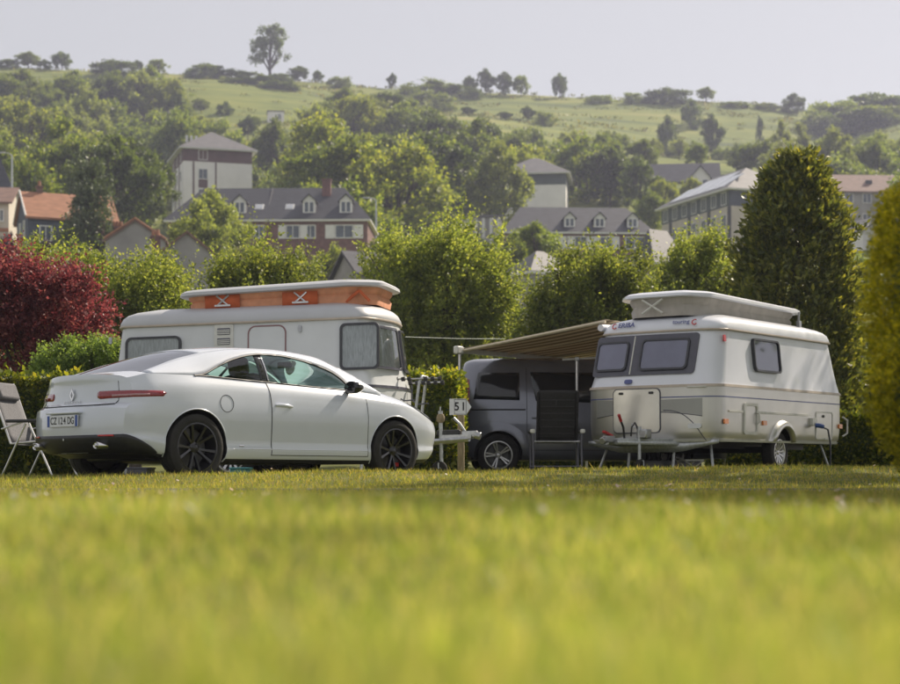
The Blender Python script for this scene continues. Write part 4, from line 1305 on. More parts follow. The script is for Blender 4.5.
# ---------------- the silver and white caravan on the right
def silver_caravan():
    hd = math.atan2(-.816, -.578)
    gnd = .125
    cv = thing('caravan', 'white and silver touring caravan with raised grey cloth roof and awning', 'caravan', (4.01, 25.94, gnd), 0, 'touring caravans', rot=(0, R(.45), hd))
    B = Van_Body(4.5, 2.1, 1.19, 1.985, .43, .26, .10, .10, .27, .25)
    # lower shell with wheel arches
    lo = B.shell(.43, 1.19, 12, 0, True)
    rr = B.row(1.19); lo.add(rr, [tuple(range(len(rr)))])
    lower = lo.build('lower_body', [MT['silver'], MT['black_plastic']], None, 180)
    bm = bmesh.new(); bm.from_mesh(lower.data); bmesh.ops.remove_doubles(bm, verts=bm.verts, dist=.0005); bmesh.ops.recalc_face_normals(bm, faces=bm.faces); bm.to_mesh(lower.data); bm.free()
    AX = [(.12, .30)]
    bool_cut(lower, arch_cutters(AX, .355, .72, 1.3))
    lower.parent = cv
    finish(lower.data, 40)
    paint_arches(lower, AX, .355, 1.06)
    B.shell(1.19, 1.985, 28).build('upper_body', MT['white'], cv, 50)
    roof_cap(B, cv, MT['white'], 2.225)
    B.strip(1.175, 1.21, .014).build('belt_moulding', MT['tan_line'], cv, 40)
    B.strip(1.03, 1.045, .003).build('blue_stripe', MT['blue_line'], cv, 40)
    B.strip(.425, .455, .016).build('sill_moulding', MT['light_plastic'], cv, 40)
    # grey sweep across the nose
    Sf = B.front()
    for sg in (-1, 1):
        mb = MB()
        mb.grid([[Sf(sg * t * .84, (.84 - .07 * t ** 2) + ((1.0 + .02 * t) - (.84 - .07 * t ** 2)) * q, .003) for q in (0, .33, .66, 1)] for t in np.linspace(.26, .98, 12)])
        mb.build('nose_panel', MT['silver_grey'], cv, 40)
        MB().tube([B.front()(sg * t * .84, .84 - .07 * t ** 2, .004) for t in np.linspace(.26, .98, 10)], .005, 5).build('nose_line', MT['frame_grey'], cv, 60)
    MB().tube([Sf(.26 + .60 * q, .86 - .42 * q ** 2.6, .004) for q in np.linspace(0, 1, 14)], .006, 5).build('nose_line', MT['frame_grey'], cv, 60)
    Sl, Sr = B.side(1), B.side(-1)
    # front windows in a dark surround
    wz, wh = 1.64, .50
    mb = MB(); panel(mb, Sf, rrect(1.62, .57, .05, 5, -.13, wz), -.004, .016)
    mb.build('window_surround', MT['frame_grey'], cv, 40)
    mb = MB(); mb.tube([Sf(-.30, wz - .27, .012), Sf(-.30, wz, .012), Sf(-.30, wz + .27, .012)], .012, 6); mb.build('window_post', MT['light_plastic'], cv, 60)
    caravan_window(cv, Sf, -.64, wz, .54, .42, .07, proud=.04)
    caravan_window(cv, Sf, .20, wz, .74, .44, .07, proud=.04)
    # locker hatch
    hz, hh, hw_ = .86, .62, .76
    mb = MB(); ring(mb, Sf, rrect(hw_, hh, .07, 5, -.16, hz), rrect(hw_ - .03, hh - .03, .06, 5, -.16, hz), -.004, .012)
    hatch = mb.build('locker_hatch', MT['frame_grey'], cv, 40)
    mb = MB(); panel(mb, Sf, rrect(hw_ - .028, hh - .028, .06, 5, -.16, hz), -.004, .016); mb.build('hatch_skin', MT['hatch'], hatch, 40)
    for u in (-.40, .08):
        mb = MB(); panel(mb, Sf, rrect(.075, .035, .017, 4, u, 1.105), .01, .024); mb.build('latch', MT['black_plastic'], hatch, 40)
    # grab handle, front marker
    mb = MB(); mb.tube([Sf(.62, 1.17, .01), Sf(.64, 1.17, .05), Sf(.86, 1.17, .05), Sf(.88, 1.17, .01)], .012, 6); mb.build('grab_handle', MT['light_plastic'], cv, 60)
    mb = MB(); panel(mb, Sf, rrect(.12, .06, .028, 5, -.30, 1.27), 0, .025); mb.build('water_cap', MT['blue_line'], cv, 40)
    mb = MB(); panel(mb, lambda u, v, d: B.front()(u, v, d), rrect(.19, .065, .03, 5, .72, .64), 0, .025); mb.build('front_marker', MT['plate_white'], cv, 40)
    # name lettering on the roof nose
    def nose(y, z):
        return Vector((B.L - float(B.ff(1.985)) - B.bow * (y / B.W2) ** 2 - max(0, z - 2.035) * .45 + .03, y, z))
    dn = Vector((-.45, 0, 1))
    text('roof_lettering', 'ERIBA', .10, MT['blue_line'], cv, frame(nose(-.46, 2.075) + Vector((.012, 0, 0)), (.12, 1, 0), dn), .002, .002, 1.1)
    text('roof_lettering', 'touring', .085, MT['blue_line'], cv, frame(nose(.40, 2.08) + Vector((.012, 0, 0)), (-.09, 1, 0), dn), .002, .001, 1.0)
    for y in (-.66, .60):
        MB().tube([nose(y + .035 * math.cos(a), 2.07 + .035 * math.sin(a)) + Vector((.012, 0, 0)) for a in np.linspace(R(60), R(330), 14)], .009, 5).build('roof_logo', MT['red_lens'], cv, 60)
    # flank fittings (left side)
    caravan_window(cv, Sl, .56, 1.655, .86, .47, .08, proud=.05)
    mb = MB(); panel(mb, Sl, rrect(.06, .09, .015, 3, 1.82, 1.84), 0, .02); mb.build('side_marker', MT['red_lens'], cv, 40)
    for u in (2.02, .74, -1.96):
        mb = MB(); panel(mb, Sl, rrect(.12, .065, .012, 3, u if u < 2 else 1.95, .70), 0, .022); mb.build('side_marker', MT['orange_lens'], cv, 40)
    mb = MB(); ring(mb, Sl, rrect(.44, .44, .05, 5, 1.18, .75), rrect(.36, .36, .04, 5, 1.18, .75), -.004, .02)
    sd = mb.build('service_door', MT['light_plastic'], cv, 40)
    mb = MB(); panel(mb, Sl, rrect(.37, .37, .04, 5, 1.18, .75), -.004, .006); mb.build('door_skin', MT['silver'], sd, 40)
    mb = MB(); mb.tube([Sl(1.00, .68, .015), Sl(.99, .70, .05), Sl(.99, .82, .05), Sl(1.00, .84, .015)], .012, 6); mb.build('door_handle', MT['light_plastic'], sd, 60)
    mb = MB(); ring(mb, Sl, rrect(.62, .42, .04, 5, -1.36, .70), rrect(.585, .385, .035, 5, -1.36, .70), -.004, .012)
    hd_ = mb.build('gas_locker', MT['light_plastic'], cv, 40)
    mb = MB(); panel(mb, Sl, rrect(.59, .39, .035, 5, -1.36, .70), -.004, .005); mb.build('locker_skin', MT['silver'], hd_, 40)
    mb = MB(); panel(mb, Sl, rrect(.05, .04, .015, 4, -1.32, .84), .0, .02); mb.build('lock', MT['black_plastic'], hd_, 40)
    mb = MB(); panel(mb, Sl, rrect(.18, .03, .012, 4, -1.45, .50), .0, .02); mb.build('hinge', MT['light_plastic'], hd_, 40)
    mb = MB()
    for a, b in ((1.86, 1.42), (.94, -.78)):
        panel(mb, Sl, rrect(abs(a - b), .028, .01, 3, (a + b) / 2, .845), -.004, .018)
    mb.build('awning_rail', MT['light_plastic'], cv, 40)
    # power inlet
    mb = MB(); panel(mb, Sl, rrect(.15, .12, .02, 4, -.92, .75), 0, .05); pw = mb.build('power_inlet', MT['light_plastic'], cv, 40)
    mb = MB(); mb.tube([Sl(-.93, .70, .05), Sl(-.96, .69, .12), Sl(-1.0, .68, .14)], .035, 8); mb.build('plug', MT['blue_plastic'], pw, 50)
    # rear steps of bumper and lamps
    for sg in (-1, 1):
        MB().box((-2.22, sg * .80, .72), (.05, .14, .34)).build('tail_lamp', MT['red_lens'], cv, 40, bevel=.015)
    MB().tube([(-2.24, .98, .85), (-2.33, 1.02, .80), (-2.33, 1.02, .60), (-2.24, .98, .55)], .015, 6).build('grab_handle', MT['light_plastic'], cv, 60)
    # wheel arch flare and wheels
    for sg in (-1, 1):
        rows = []
        S_ = B.side(sg)
        for a in np.linspace(R(4), R(176), 25):
            rows.append([S_(AX[0][0] + r_ * math.cos(a), max(.44, AX[0][1] + r_ * math.sin(a)), d_) for r_, d_ in ((.345, .0), (.345, .07), (.37, .085), (.43, .055), (.455, .0))])
        MB().grid(rows).build('wheel_arch', MT['silver'], cv, 60)
        wheel(cv, (AX[0][0], sg * .925, .292), sg, .292, .185, .17, MT['alloy'], 12)
    MB().box((.12, 0, .33), (.09, 1.7, .09)).build('axle', MT['black_plastic'], cv)
    for sg in (-1, 1):
        MB().box((0.1, sg * .45, .39), (4.0, .05, .09)).build('chassis_rail', MT['black_plastic'], cv)
    # drawbar
    dr = MB()
    for sg in (-1, 1):
        dr.tube([(1.9, sg * .55, .40), (3.12, sg * .07 - .05, .42)], .035, 6)
    db = dr.build('drawbar', MT['galv'], cv, 60)
    mb = MB()
    top = [(2.15, -.52, .47), (2.15, .42, .47), (2.55, .28, .47), (3.05, .06, .47), (3.05, -.16, .47), (2.55, -.38, .47)]
    bot = [(x - .02, y * .97, z - .085) for x, y, z in top]
    n = 6
    mb.add(top + bot, [tuple(range(n))] + [tuple(range(2*n-1, n-1, -1))] + [(i, (i+1) % n, n + (i+1) % n, n + i) for i in range(n)])
    mb.build('drawbar_cover', MT['galv'], cv, 30, bevel=.012)
    # long silver valance under the nose
    Sf0 = B.front()
    mb = MB()
    mb.grid([[Vector((2.20 - .10 * (t) ** 2, t * 1.02, z)) for z in (.285 + .22 * max(0, abs(t) - .45), .455)] for t in np.linspace(-1, 1, 21)])
    mb.build('front_valance', MT['galv'], cv, 40, solid=.02)
    co = MB().box((3.20, -.05, .46), (.22, .07, .09)).tube([(3.28, -.05, .45), (3.38, -.05, .43)], [.045, .05], 10)
    cpl = co.build('coupling_head', MT['steel'], cv, 40, bevel=.008)
    MB().box((3.22, -.05, .53), (.24, .05, .035), Matrix.Rotation(R(-14), 3, 'Y')).build('coupling_lever', MT['red_plastic'], cpl, 40, bevel=.01)
    hb = MB().tube([(2.90, .02, .47), (2.93, .02, .62), (3.02, .02, .74)], .016, 8).build('handbrake', MT['black_plastic'], cv, 50)
    MB().tube([(2.99, .02, .70), (3.05, .02, .79)], .021, 8).build('grip', MT['red_plastic'], hb, 50)
    MB().tube([(2.72, .14, .47), (2.80, .16, .62), (2.86, .16, .68), (2.93, .15, .62), (2.9, .12, .5)], .012, 6).build('tow_cable', MT['black_plastic'], cv, 60)
    jockey(cv, 2.78, .18, 0, .60)
    MB().box((2.72, .22, .53), (.16, .16, .13)).build('jockey_clamp', MT['steel'], cv, 40, bevel=.02)
    for x, dx in ((1.9, .12), (-1.8, -.12)):
        for sg in (-1, 1):
            steady(cv, x, sg * .80, .42, sg * .10, dx)
    for sg in (-.35, .35):
        steady(cv, 2.1, sg, .40, 0, .05)
    # raised roof
    bel, lid = pop_top(cv, -1.40, 1.98, .70, 2.21, 2.415, 2.52, MT['grey_fabric'], MT['white'], .012)
    scissor(bel, -.22, .10, 2.225, 2.415, 1.985, MT['light_plastic'], -.02, 'y')
    MB().tube([(-1.18, .72, 2.19), (-1.18, .73, 2.42)], .02, 6).box((-1.18, .73, 2.24), (.08, .05, .09)).build('roof_strut', MT['steel'], bel, 40)
    # folded awning case along the far side
    MB().tube([(1.90, -.93, 2.07), (1.5, -.93, 2.08)], [.05, .06], 10).build('awning_case_end', MT['white'], cv, 50)
    return cv
SILVER = silver_caravan()

# ---------------- the cream caravan behind the coupe
def cream_caravan():
    hd = R(-12)
    gnd = .01
    cv = thing('caravan', 'cream touring caravan with raised orange and peach cloth roof behind the coupe', 'caravan', (-2.40, 22.67, gnd), 0, 'touring caravans', rot=(0, R(-1.1), hd))
    B = Van_Body(3.82, 1.9, 1.12, 1.985, .42, .11, .22, .09, .13, .14)
    lo = B.shell(.42, 1.12, 10, 0, True)
    rr = B.row(1.12); lo.add(rr, [tuple(range(len(rr)))])
    lower = lo.build('lower_body', [MT['cream'], MT['black_plastic']], None, 180)
    bm = bmesh.new(); bm.from_mesh(lower.data); bmesh.ops.remove_doubles(bm, verts=bm.verts, dist=.0005); bmesh.ops.recalc_face_normals(bm, faces=bm.faces); bm.to_mesh(lower.data); bm.free()
    AX = [(-.15, .30)]
    bool_cut(lower, arch_cutters(AX, .35, .66, 1.2))
    lower.parent = cv
    finish(lower.data, 40); paint_arches(lower, AX, .35, .95)
    B.shell(1.12, 1.985, 24).build('upper_body', MT['cream'], cv, 40)
    roof_cap(B, cv, MT['roof_grey'], 2.215)
    B.strip(1.105, 1.14, .012).build('belt_moulding', MT['frame_grey'], cv, 40)
    B.strip(.42, .45, .012).build('sill_moulding', MT['light_plastic'], cv, 40)
    Sr, Sf = B.side(-1), B.front()
    caravan_window(cv, Sr, -1.14, 1.60, .74, .46, .08, blind='lace', proud=.04)
    # big corner window beside the front post
    w = caravan_window(cv, Sr, 1.545, 1.615, .50, .58, .07, blind='lace', proud=.04, fw=.03)
    caravan_window(cv, Sf, -.47, 1.615, .74, .54, .07, 'frame_grey', 'lace', proud=.04, fw=.03)
    caravan_window(cv, Sf, .40, 1.615, .74, .54, .07, 'frame_grey', 'lace', proud=.04, fw=.03)
    # fridge vents
    mb = MB(); panel(mb, Sr, rrect(.25, .30, .015, 3, -.21, 1.80), -.004, .02); vt = mb.build('fridge_vent', MT['light_plastic'], cv, 40)
    for k in range(2):
        mb = MB(); panel(mb, Sr, rrect(.17, .085, .01, 3, -.21, 1.735 + k * .125), .015, .023); lv = mb.build('louvre_frame', MT['frame_grey'], vt, 40)
    for k in range(6):
        mb = MB(); panel(mb, Sr, rrect(.165, .012, .003, 2, -.21, 1.708 + k * .022 + (.059 if k > 2 else 0)), .02, .032); mb.build('louvre', MT['light_plastic'], vt, 40)
    # entrance door with its dark red edge
    dp = rrect(.50, 1.42, .10, 6, .35, 1.21); di = rrect(.465, 1.385, .085, 6, .35, 1.21)
    mb = MB(); ring(mb, Sr, dp, di, -.004, .010); dr = mb.build('entrance_door', MT['burgundy'], cv, 40)
    mb = MB(); panel(mb, Sr, di, -.004, .006)
    mb.build('door_skin', MT['cream'], dr, 40)
    mb = MB(); panel(mb, Sr, rrect(.10, .04, .012, 3, .53, 1.50), 0, .03); mb.build('door_handle', MT['black_plastic'], dr, 40)
    for u, z in ((.78, 1.86), (-1.72, 1.80)):
        mb = MB(); panel(mb, Sr, rrect(.04, .085, .012, 3, u, z), 0, .025); mb.build('marker_lamp', MT['steel'], cv, 40)
    # orange raised roof
    bel, lid = pop_top(cv, -.88, 1.74, .72, 2.20, 2.36, 2.47, MT['peach_fabric'], MT['roof_grey'], .022, .28)
    for x in (-.30, 1.0 - .28):
        mb = MB().add([(x - .23, -.662, 2.16), (x + .23, -.662, 2.16), (x + .23, -.668, 2.345), (x - .23, -.668, 2.345)], [(0, 1, 2, 3)]); mb.build('orange_panel', MT['orange_fabric'], bel, 40, solid=.004)
        scissor(bel, x - .07, x + .09, 2.20, 2.335, -.672, MT['aluminium'], -.014)
    mb = MB()
    for a, b in (((1.30, 2.20), (1.47, 2.335)), ((1.47, 2.335), (1.60, 2.20))):
        mb.tube([(a[0], -.60, a[1]), (b[0], -.60, b[1])], .02, 6)
    mb.build('orange_band', MT['orange_fabric'], bel, 40)
    for sg in (-1, 1):
        wheel(cv, (AX[0][0], sg * .83, .292), sg, .292, .185, .17, MT['alloy'], 12)
    MB().box((-.1, 0, .36), (3.4, 1.1, .10)).build('chassis', MT['black_plastic'], cv)
    for x in (1.5, -1.6):
        for sg in (-1, 1):
            steady(cv, x, sg * .7, .42, sg * .08, 0)
    # drawbar with gear
    d = MB()
    for sg in (-1, 1):
        d.tube([(1.6, sg * .50, .40), (2.70, sg * .05, .47)], .035, 6)
    d.box((2.55, 0, .50), (.40, .16, .05))
    d.build('drawbar', MT['steel'], cv, 40)
    cp = MB().box((2.72, 0, .53), (.20, .08, .08)).tube([(2.78, 0, .52), (2.86, 0, .50)], [.045, .05], 10).build('coupling_head', MT['steel'], cv, 40, bevel=.008)
    MB().tube([(2.66, 0, .56), (2.60, -.02, .66), (2.52, -.03, .74)], .018, 8).build('coupling_handle', MT['galv'], cpl_parent(cp), 50)
    hb = MB().tube([(2.35, -.03, .50), (2.36, -.03, .60)], .015, 8).build('handbrake', MT['black_plastic'], cv, 50)
    jk = jockey(cv, 2.36, -.06, 0, .80)
    MB().lathe([(.001, .07), (.04, .06), (.055, .02), (.05, -.03), (.03, -.05)], 14, Matrix.Translation((2.36, -.06, .73))).build('winch_housing', MT['wood_post'], jk, 50)
    MB().box((2.45, 0, .55), (.30, .12, .08)).build('damper_boot', MT['black_plastic'], cv, 40, bevel=.02)
    return cv
def cpl_parent(o): return o
CREAM = cream_caravan()

# ---------------- bike carrier on the cream caravan's drawbar: hoop, arms and clamps
def bike_rack():
    t = thing('bike_rack', 'grey tubular bike carrier with black clamps on the cream caravan drawbar', 'bike rack', (-.42, 22.2, .42), R(-12))
    MB().tube([(.0, -.18, .0), (.03, -.18, .5), (.07, -.18, .82), (.10, -.15, .9), (.10, .15, .9), (.07, .18, .82), (.03, .18, .5), (0, .18, 0)], .018, 8).build('hoop', MT['galv'], t, 60)
    for (x0, x1, y, z) in ((-.22, .34, -.20, .86), (-.12, .30, .15, .83)):
        a = MB().tube([(x0, y, z), (x1, y, z + .01)], .012, 6).build('arm', MT['aluminium'], t, 60)
        for x in (x0, x0 + .09, x0 + .17, x1 - .18, x1 - .09, x1):
            MB().tube([(x - .022, y - .01, z), (x + .022, y - .01, z + .005)], [.026, .03], 8).build('clamp', MT['black_plastic'], a, 50)
        MB().tube([(x0 + .02, y, z), (x0 + .02, y, z - .22), (x0 + .10, y, z - .27), (x0 + .24, y, z - .26)], .01, 6).build('strap', MT['frame_grey'], a, 60)
bike_rack()

# ---------------- dark van
def build_van():
    VP = M('van_paint', (.21, .22, .27), .25, .35, .08, 3, coat=1.0)
    van = thing('dark_van', 'dark grey passenger van parked behind the black chair', 'van', (.74 - .04, 27.0 + .80, .075), R(3))
    # stations along x from rear axle
    top = pchip([-.56, -.53, -.46, -.3, 1.2, 2.0, 2.35, 2.75, 3.05, 3.4, 3.62], [1.50, 1.70, 1.795, 1.83, 1.85, 1.82, 1.72, 1.40, 1.12, 1.02, .80])
    yw = pchip([-.56, -.45, -.2, 0, 2.6, 3.1, 3.45, 3.62], [.70, .80, .86, .885, .885, .86, .78, .60])
    zb = pchip([-.56, -.45, .4, 2.3, 3.62], [.34, .30, .26, .26, .28])
    def sec(x):
        ym, zt, z0 = float(yw(x)), float(top(x)), float(zb(x))
        hb = min(1.12, zt - .06)
        inset = .17 * min(1, max(0, (zt - 1.12) / .7))
        pts = [(ym - .09, z0), (ym - .02, z0 + .10), (ym - .005, z0 + .26), (ym, .78), (ym - .012, .93), (ym - .03, hb), (ym - .04 - inset * .8, max(hb + .02, zt - .16)), (ym - .10 - inset, max(hb + .04, zt - .045)), (ym * .55, zt - .004)]
        k = np.linspace(0, 8, 33)
        return pchip(range(9), [p[0] for p in pts])(k), pchip(range(9), [p[1] for p in pts])(k)
    st = np.concatenate([np.linspace(-.56, -.2, 10)[:-1], np.linspace(-.2, 2.3, 30)[:-1], np.linspace(2.3, 3.62, 22)])
    loops = []
    for x in st:
        ys, zs = sec(x)
        loops.append([(x, y, z) for y, z in zip(ys, zs)] + [(x, -y, z) for y, z in zip(ys[::-1], zs[::-1])])
    mb = MB().grid(loops, True)
    n = len(loops[0])
    mb.add(loops[0], [tuple(range(n))]); mb.add(loops[-1], [tuple(range(n))])
    body = mb.build('body', [VP, MT['black_plastic']], None, 180)
    bm = bmesh.new(); bm.from_mesh(body.data); bmesh.ops.remove_doubles(bm, verts=bm.verts, dist=.0008); bmesh.ops.recalc_face_normals(bm, faces=bm.faces); bm.to_mesh(body.data); bm.free()
    AX = [(0, .325), (2.66, .325)]
    bool_cut(body, arch_cutters(AX, .37, .58, 1.2))
    body.parent = van
    finish(body.data, 32); paint_arches(body, AX, .37, .95)
    def S_(sg):
        def f(u, v, d):
            ys, zs = sec(u)
            return Vector((u, sg * (float(np.interp(v, zs, ys)) + d), v))
        return f
    def quad_poly(pts, r=.06, k=4):
        out = []
        m = len(pts)
        for i in range(m):
            p, q, w = Vector(pts[i-1]), Vector(pts[i]), Vector(pts[(i+1) % m])
            a = q + (p - q).normalized() * r; b = q + (w - q).normalized() * r
            for j in range(k + 1):
                t = j / k; out.append(tuple(a * (1-t)**2 + q * 2*t*(1-t) + b * t*t))
        return out
    def skin(poly, sg, d, nu=10, nv=6):
        """bowed pane: rows between lower and upper edge"""
        S = S_(sg)
        rows = []
        for j in range(nv + 1):
            t = j / nv
            a = Vector(poly[0]).lerp(Vector(poly[3]), t); b = Vector(poly[1]).lerp(Vector(poly[2]), t)
            rows.append([S(a.x + (b.x - a.x) * i / nu, a.y + (b.y - a.y) * i / nu, d) for i in range(nu + 1)])
        return MB().grid(rows)
    for sg in (-1, 1):
        skin([(-.38, 1.19), (.33, 1.17), (.33, 1.60), (-.30, 1.60)], sg, .006).build('quarter_window', MT['glass_van'], van, 60, solid=.004)
        skin([(.58, 1.16), (1.62, 1.13), (1.62, 1.60), (.50, 1.61)], sg, .006).build('sliding_door_window', MT['glass_van'], van, 60, solid=.004)
        skin([(1.72, 1.12), (2.62, 1.10), (2.28, 1.56), (1.72, 1.60)], sg, .006).build('front_window', MT['glass_van'], van, 60, solid=.004)
        g = MB(); S = S_(sg)
        for x in (.44, 1.66):
            g.tube([S(x, z, .001) for z in np.linspace(.42, 1.68, 22)], .005, 5)
        g.tube([S(x, .40, .001) for x in np.linspace(.44, 2.25, 12)], .005, 5)
        g.build('door_gap', MT['black_plastic'], van, 60)
        MB().grid([[S(x, z, .008) for z in (1.015, 1.035)] for x in np.linspace(-.44, .42, 14)]).build('door_rail', MT['black_plastic'], van, 60, solid=.01)
        MB().tube([S(.52, .90, .02), S(.60, .905, .035), S(.72, .905, .02)], .016, 6).build('door_handle', VP, van, 60)
        # swelling over the arch
        rows = []
        for a in np.linspace(R(-8), R(188), 25):
            rows.append([S(r_ * math.cos(a), max(.30, .325 + r_ * math.sin(a)), d_) for r_, d_ in ((.372, .0), (.374, .018), (.43, .016), (.52, -.002))])
        MB().grid(rows).build('arch_flare', VP, van, 60)
        MB().grid([[S(x, z, .010) for z in np.linspace(.98, 1.50, 5)] for x in np.linspace(-.52, -.44, 4)]).build('tail_light', MT['tail_red'], van, 60, solid=.01)
        MB().box((-.35, sg * .70, 1.865), (0.02, .02, .02)).build('rail_end', MT['black_plastic'], van)
        for cx in (0, 2.66):
            wheel(van, (cx, sg * .775, .325), sg, .325, .215, .205, MT['alloy'], 5)
    MB().box((-.60, 0, .45), (.10, 1.35, .22)).build('rear_bumper', MT['black_plastic'], van, 40, bevel=.03)
    MB().box((1.3, 0, .30), (3.4, 1.1, .1)).build('underbody', MT['black_plastic'], van)
    MB().box((-.571, 0, 1.40), (.02, 1.1, .42)).build('rear_window', MT['glass_van'], van, 40, bevel=.008)
build_van()

# ---------------- awning of the silver caravan
def build_awning():
    Mw = Matrix.Translation((4.01, 25.94, .125)) @ Matrix.Rotation(math.atan2(-.816, -.578), 4, 'Z')
    t = thing('awning', 'striped tan awning stretched from the silver caravan over the van', 'awning', (4.01, 25.94, .125), math.atan2(-.816, -.578))
    # local: caravan's right side is y = -1.05; x forward. Near edge at x = 1.75
    xN, xF = 1.78, -1.9
    y0, y1 = -.93, -3.44
    z0, zA, zB = 2.19, 1.88, 1.92
    m, nt, out = nodes('awning_cloth')
    b = nt.nodes.new('ShaderNodeBsdfPrincipled'); b.inputs['Roughness'].default_value = .85
    wv = nt.nodes.new('ShaderNodeTexWave'); wv.bands_direction = 'X'; wv.inputs['Scale'].default_value = 1.1; wv.inputs['Distortion'].default_value = 0
    tc = nt.nodes.new('ShaderNodeTexCoord'); nt.links.new(tc.outputs['Object'], wv.inputs['Vector'])
    r = ramp(nt, wv.outputs['Fac'], [(.0, (.62, .53, .38)), (.42, (.62, .53, .38)), (.48, (.22, .18, .12)), (1, (.26, .21, .14))])
    nt.links.new(r.outputs[0], b.inputs['Base Color'])
    tr = nt.nodes.new('ShaderNodeBsdfTranslucent'); nt.links.new(r.outputs[0], tr.inputs['Color'])
    ms = nt.nodes.new('ShaderNodeMixShader'); ms.inputs[0].default_value = .25
    nt.links.new(b.outputs[0], ms.inputs[1]); nt.links.new(tr.outputs[0], ms.inputs[2]); nt.links.new(ms.outputs[0], out.inputs[0])
    rows = []
    for i in range(13):
        x = xN + (xF - xN) * i / 12
        zz = zA + (zB - zA) * i / 12
        rows.append([(x, y0 + (y1 - y0) * j / 10, z0 + (zz - z0) * j / 10 - .03 * math.sin(math.pi * j / 10) * (1 if 0 < i < 12 else .3)) for j in range(11)])
    MB().grid(rows).build('canopy', m, t, 60, solid=.004)
    AT = M('awning_tan', (.62, .54, .40), .6, 0, .1, 10)
    for i, x in enumerate((xN, .55, -.67, xF)):
        zz = zA + (zB - zA) * (xN - x) / (xN - xF)
        mb = MB().tube([(x, y0, z0 - .035), (x, y1 + .03, zz - .035)], .026 if i == 0 else .014, 6)
        mb.build('rafter', AT, t, 60)
    fr = MB().box(((xN + xF) / 2, y1, (zA + zB) / 2 - .03), (abs(xF - xN) + .1, .05, .085), Matrix.Rotation(math.atan2(zA - zB, abs(xN - xF)) * -1, 3, 'Y')).build('front_rail', MT['light_plastic'], t, 40, bevel=.012)
    MB().box((xN + .08, y1, zA - .03), (.16, .09, .12)).build('rail_end', MT['light_plastic'], t, 40, bevel=.02)
    MB().tube([(xN + .05, y1, zA - .05), (xN + .05, y1, -.05)], .020, 8).build('leg', MT['aluminium'], t, 60)
    MB().tube([(xF, y1, zB - .05), (xF, y1, -.05)], .020, 8).build('leg', MT['aluminium'], t, 60)
build_awning()

def build_pole():
    p = P(577, 470, 26.3)
    g = gz(p.x, p.y)
    t = thing('awning_pole', 'slim pale pole standing before the van with orange reflector', 'pole', (p.x, p.y, g))
    h = P(577, 359, 26.3).z - g
    MB().tube([(0, 0, -.03), (0, 0, h)], .022, 8).build('upright', MT['aluminium'], t, 60)
    MB().tube([(-.22, 0, h - .01), (.30, .05, h + .02)], .016, 6).build('crossbar', MT['light_plastic'], t, 60)
    MB().box((0, 0, h), (.07, .07, .06)).build('clamp', MT['steel'], t, 40, bevel=.01)
    MB().box((-.045, -.01, h - .86), (.055, .02, .16)).build('reflector', MT['orange_lens'], t, 40, bevel=.008)
build_pole()

# ---------------- folding chairs
def chair_grey():
    t = thing('folding_chair', 'grey mesh reclining folding chair with silver legs beside the hedge', 'chair', (-4.83, 20.5, gz(-4.83, 20.5)), R(-14), 'folding chairs')
    t.scale = (1.07, 1.07, 1.07)
    w = .27
    # local: sits facing +x... back leans to -x
    for sg in (-1, 1):
        MB().tube([(-.44, sg * w, 1.10), (-.40, sg * w, 1.00), (-.18, sg * w, .42)], .014, 8).build('back_rail', MT['aluminium'], t, 60)
        MB().tube([(-.18, sg * w, .42), (.30, sg * w, .46)], .013, 8).build('seat_rail', MT['aluminium'], t, 60)
        MB().tube([(.02, sg * (w + .04), .64), (-.30, sg * (w + .04), .0)], .013, 8).build('leg', MT['aluminium'], t, 60)
        MB().tube([(.05, sg * (w + .03), .64), (.36, sg * (w + .03), .0)], .013, 8).build('leg', MT['aluminium'], t, 60)
        MB().box((.02, sg * (w + .05), .665), (.46, .05, .035)).build('armrest', MT['black_plastic'], t, 40, bevel=.012)
        MB().tube([(-.28, sg * (w + .02), .58), (-.02, sg * (w + .05), .65)], .010, 6).build('arm_link', MT['aluminium'], t, 60)
    rows = [[(-.44 + .26 * v, y, 1.10 - .66 * v - .02 * math.sin(math.pi * (y + w) / (2 * w))) for y in np.linspace(-w, w, 7)] for v in np.linspace(.01, 1, 9)]
    MB().grid(rows).build('backrest', MT['chair_grey'], t, 60, solid=.008)
    rows = [[(-.18 + .48 * v, y, .42 + .04 * v - .03 * math.sin(math.pi * v)) for y in np.linspace(-w, w, 7)] for v in np.linspace(0, 1, 7)]
    MB().grid(rows).build('seat', MT['chair_grey'], t, 60, solid=.008)
    MB().box((-.375, 0, 1.0), (.07, .44, .20), Matrix.Rotation(R(-21), 3, 'Y')).build('head_cushion', MT['chair_grey'], t, 40, bevel=.03)
    MB().tube([(-.30, -w - .04, .02), (-.30, w + .04, .02)], .011, 6).build('foot_bar', MT['aluminium'], t, 60)
    MB().tube([(.36, -w - .03, .02), (.36, w + .03, .02)], .011, 6).build('foot_bar', MT['aluminium'], t, 60)
chair_grey()

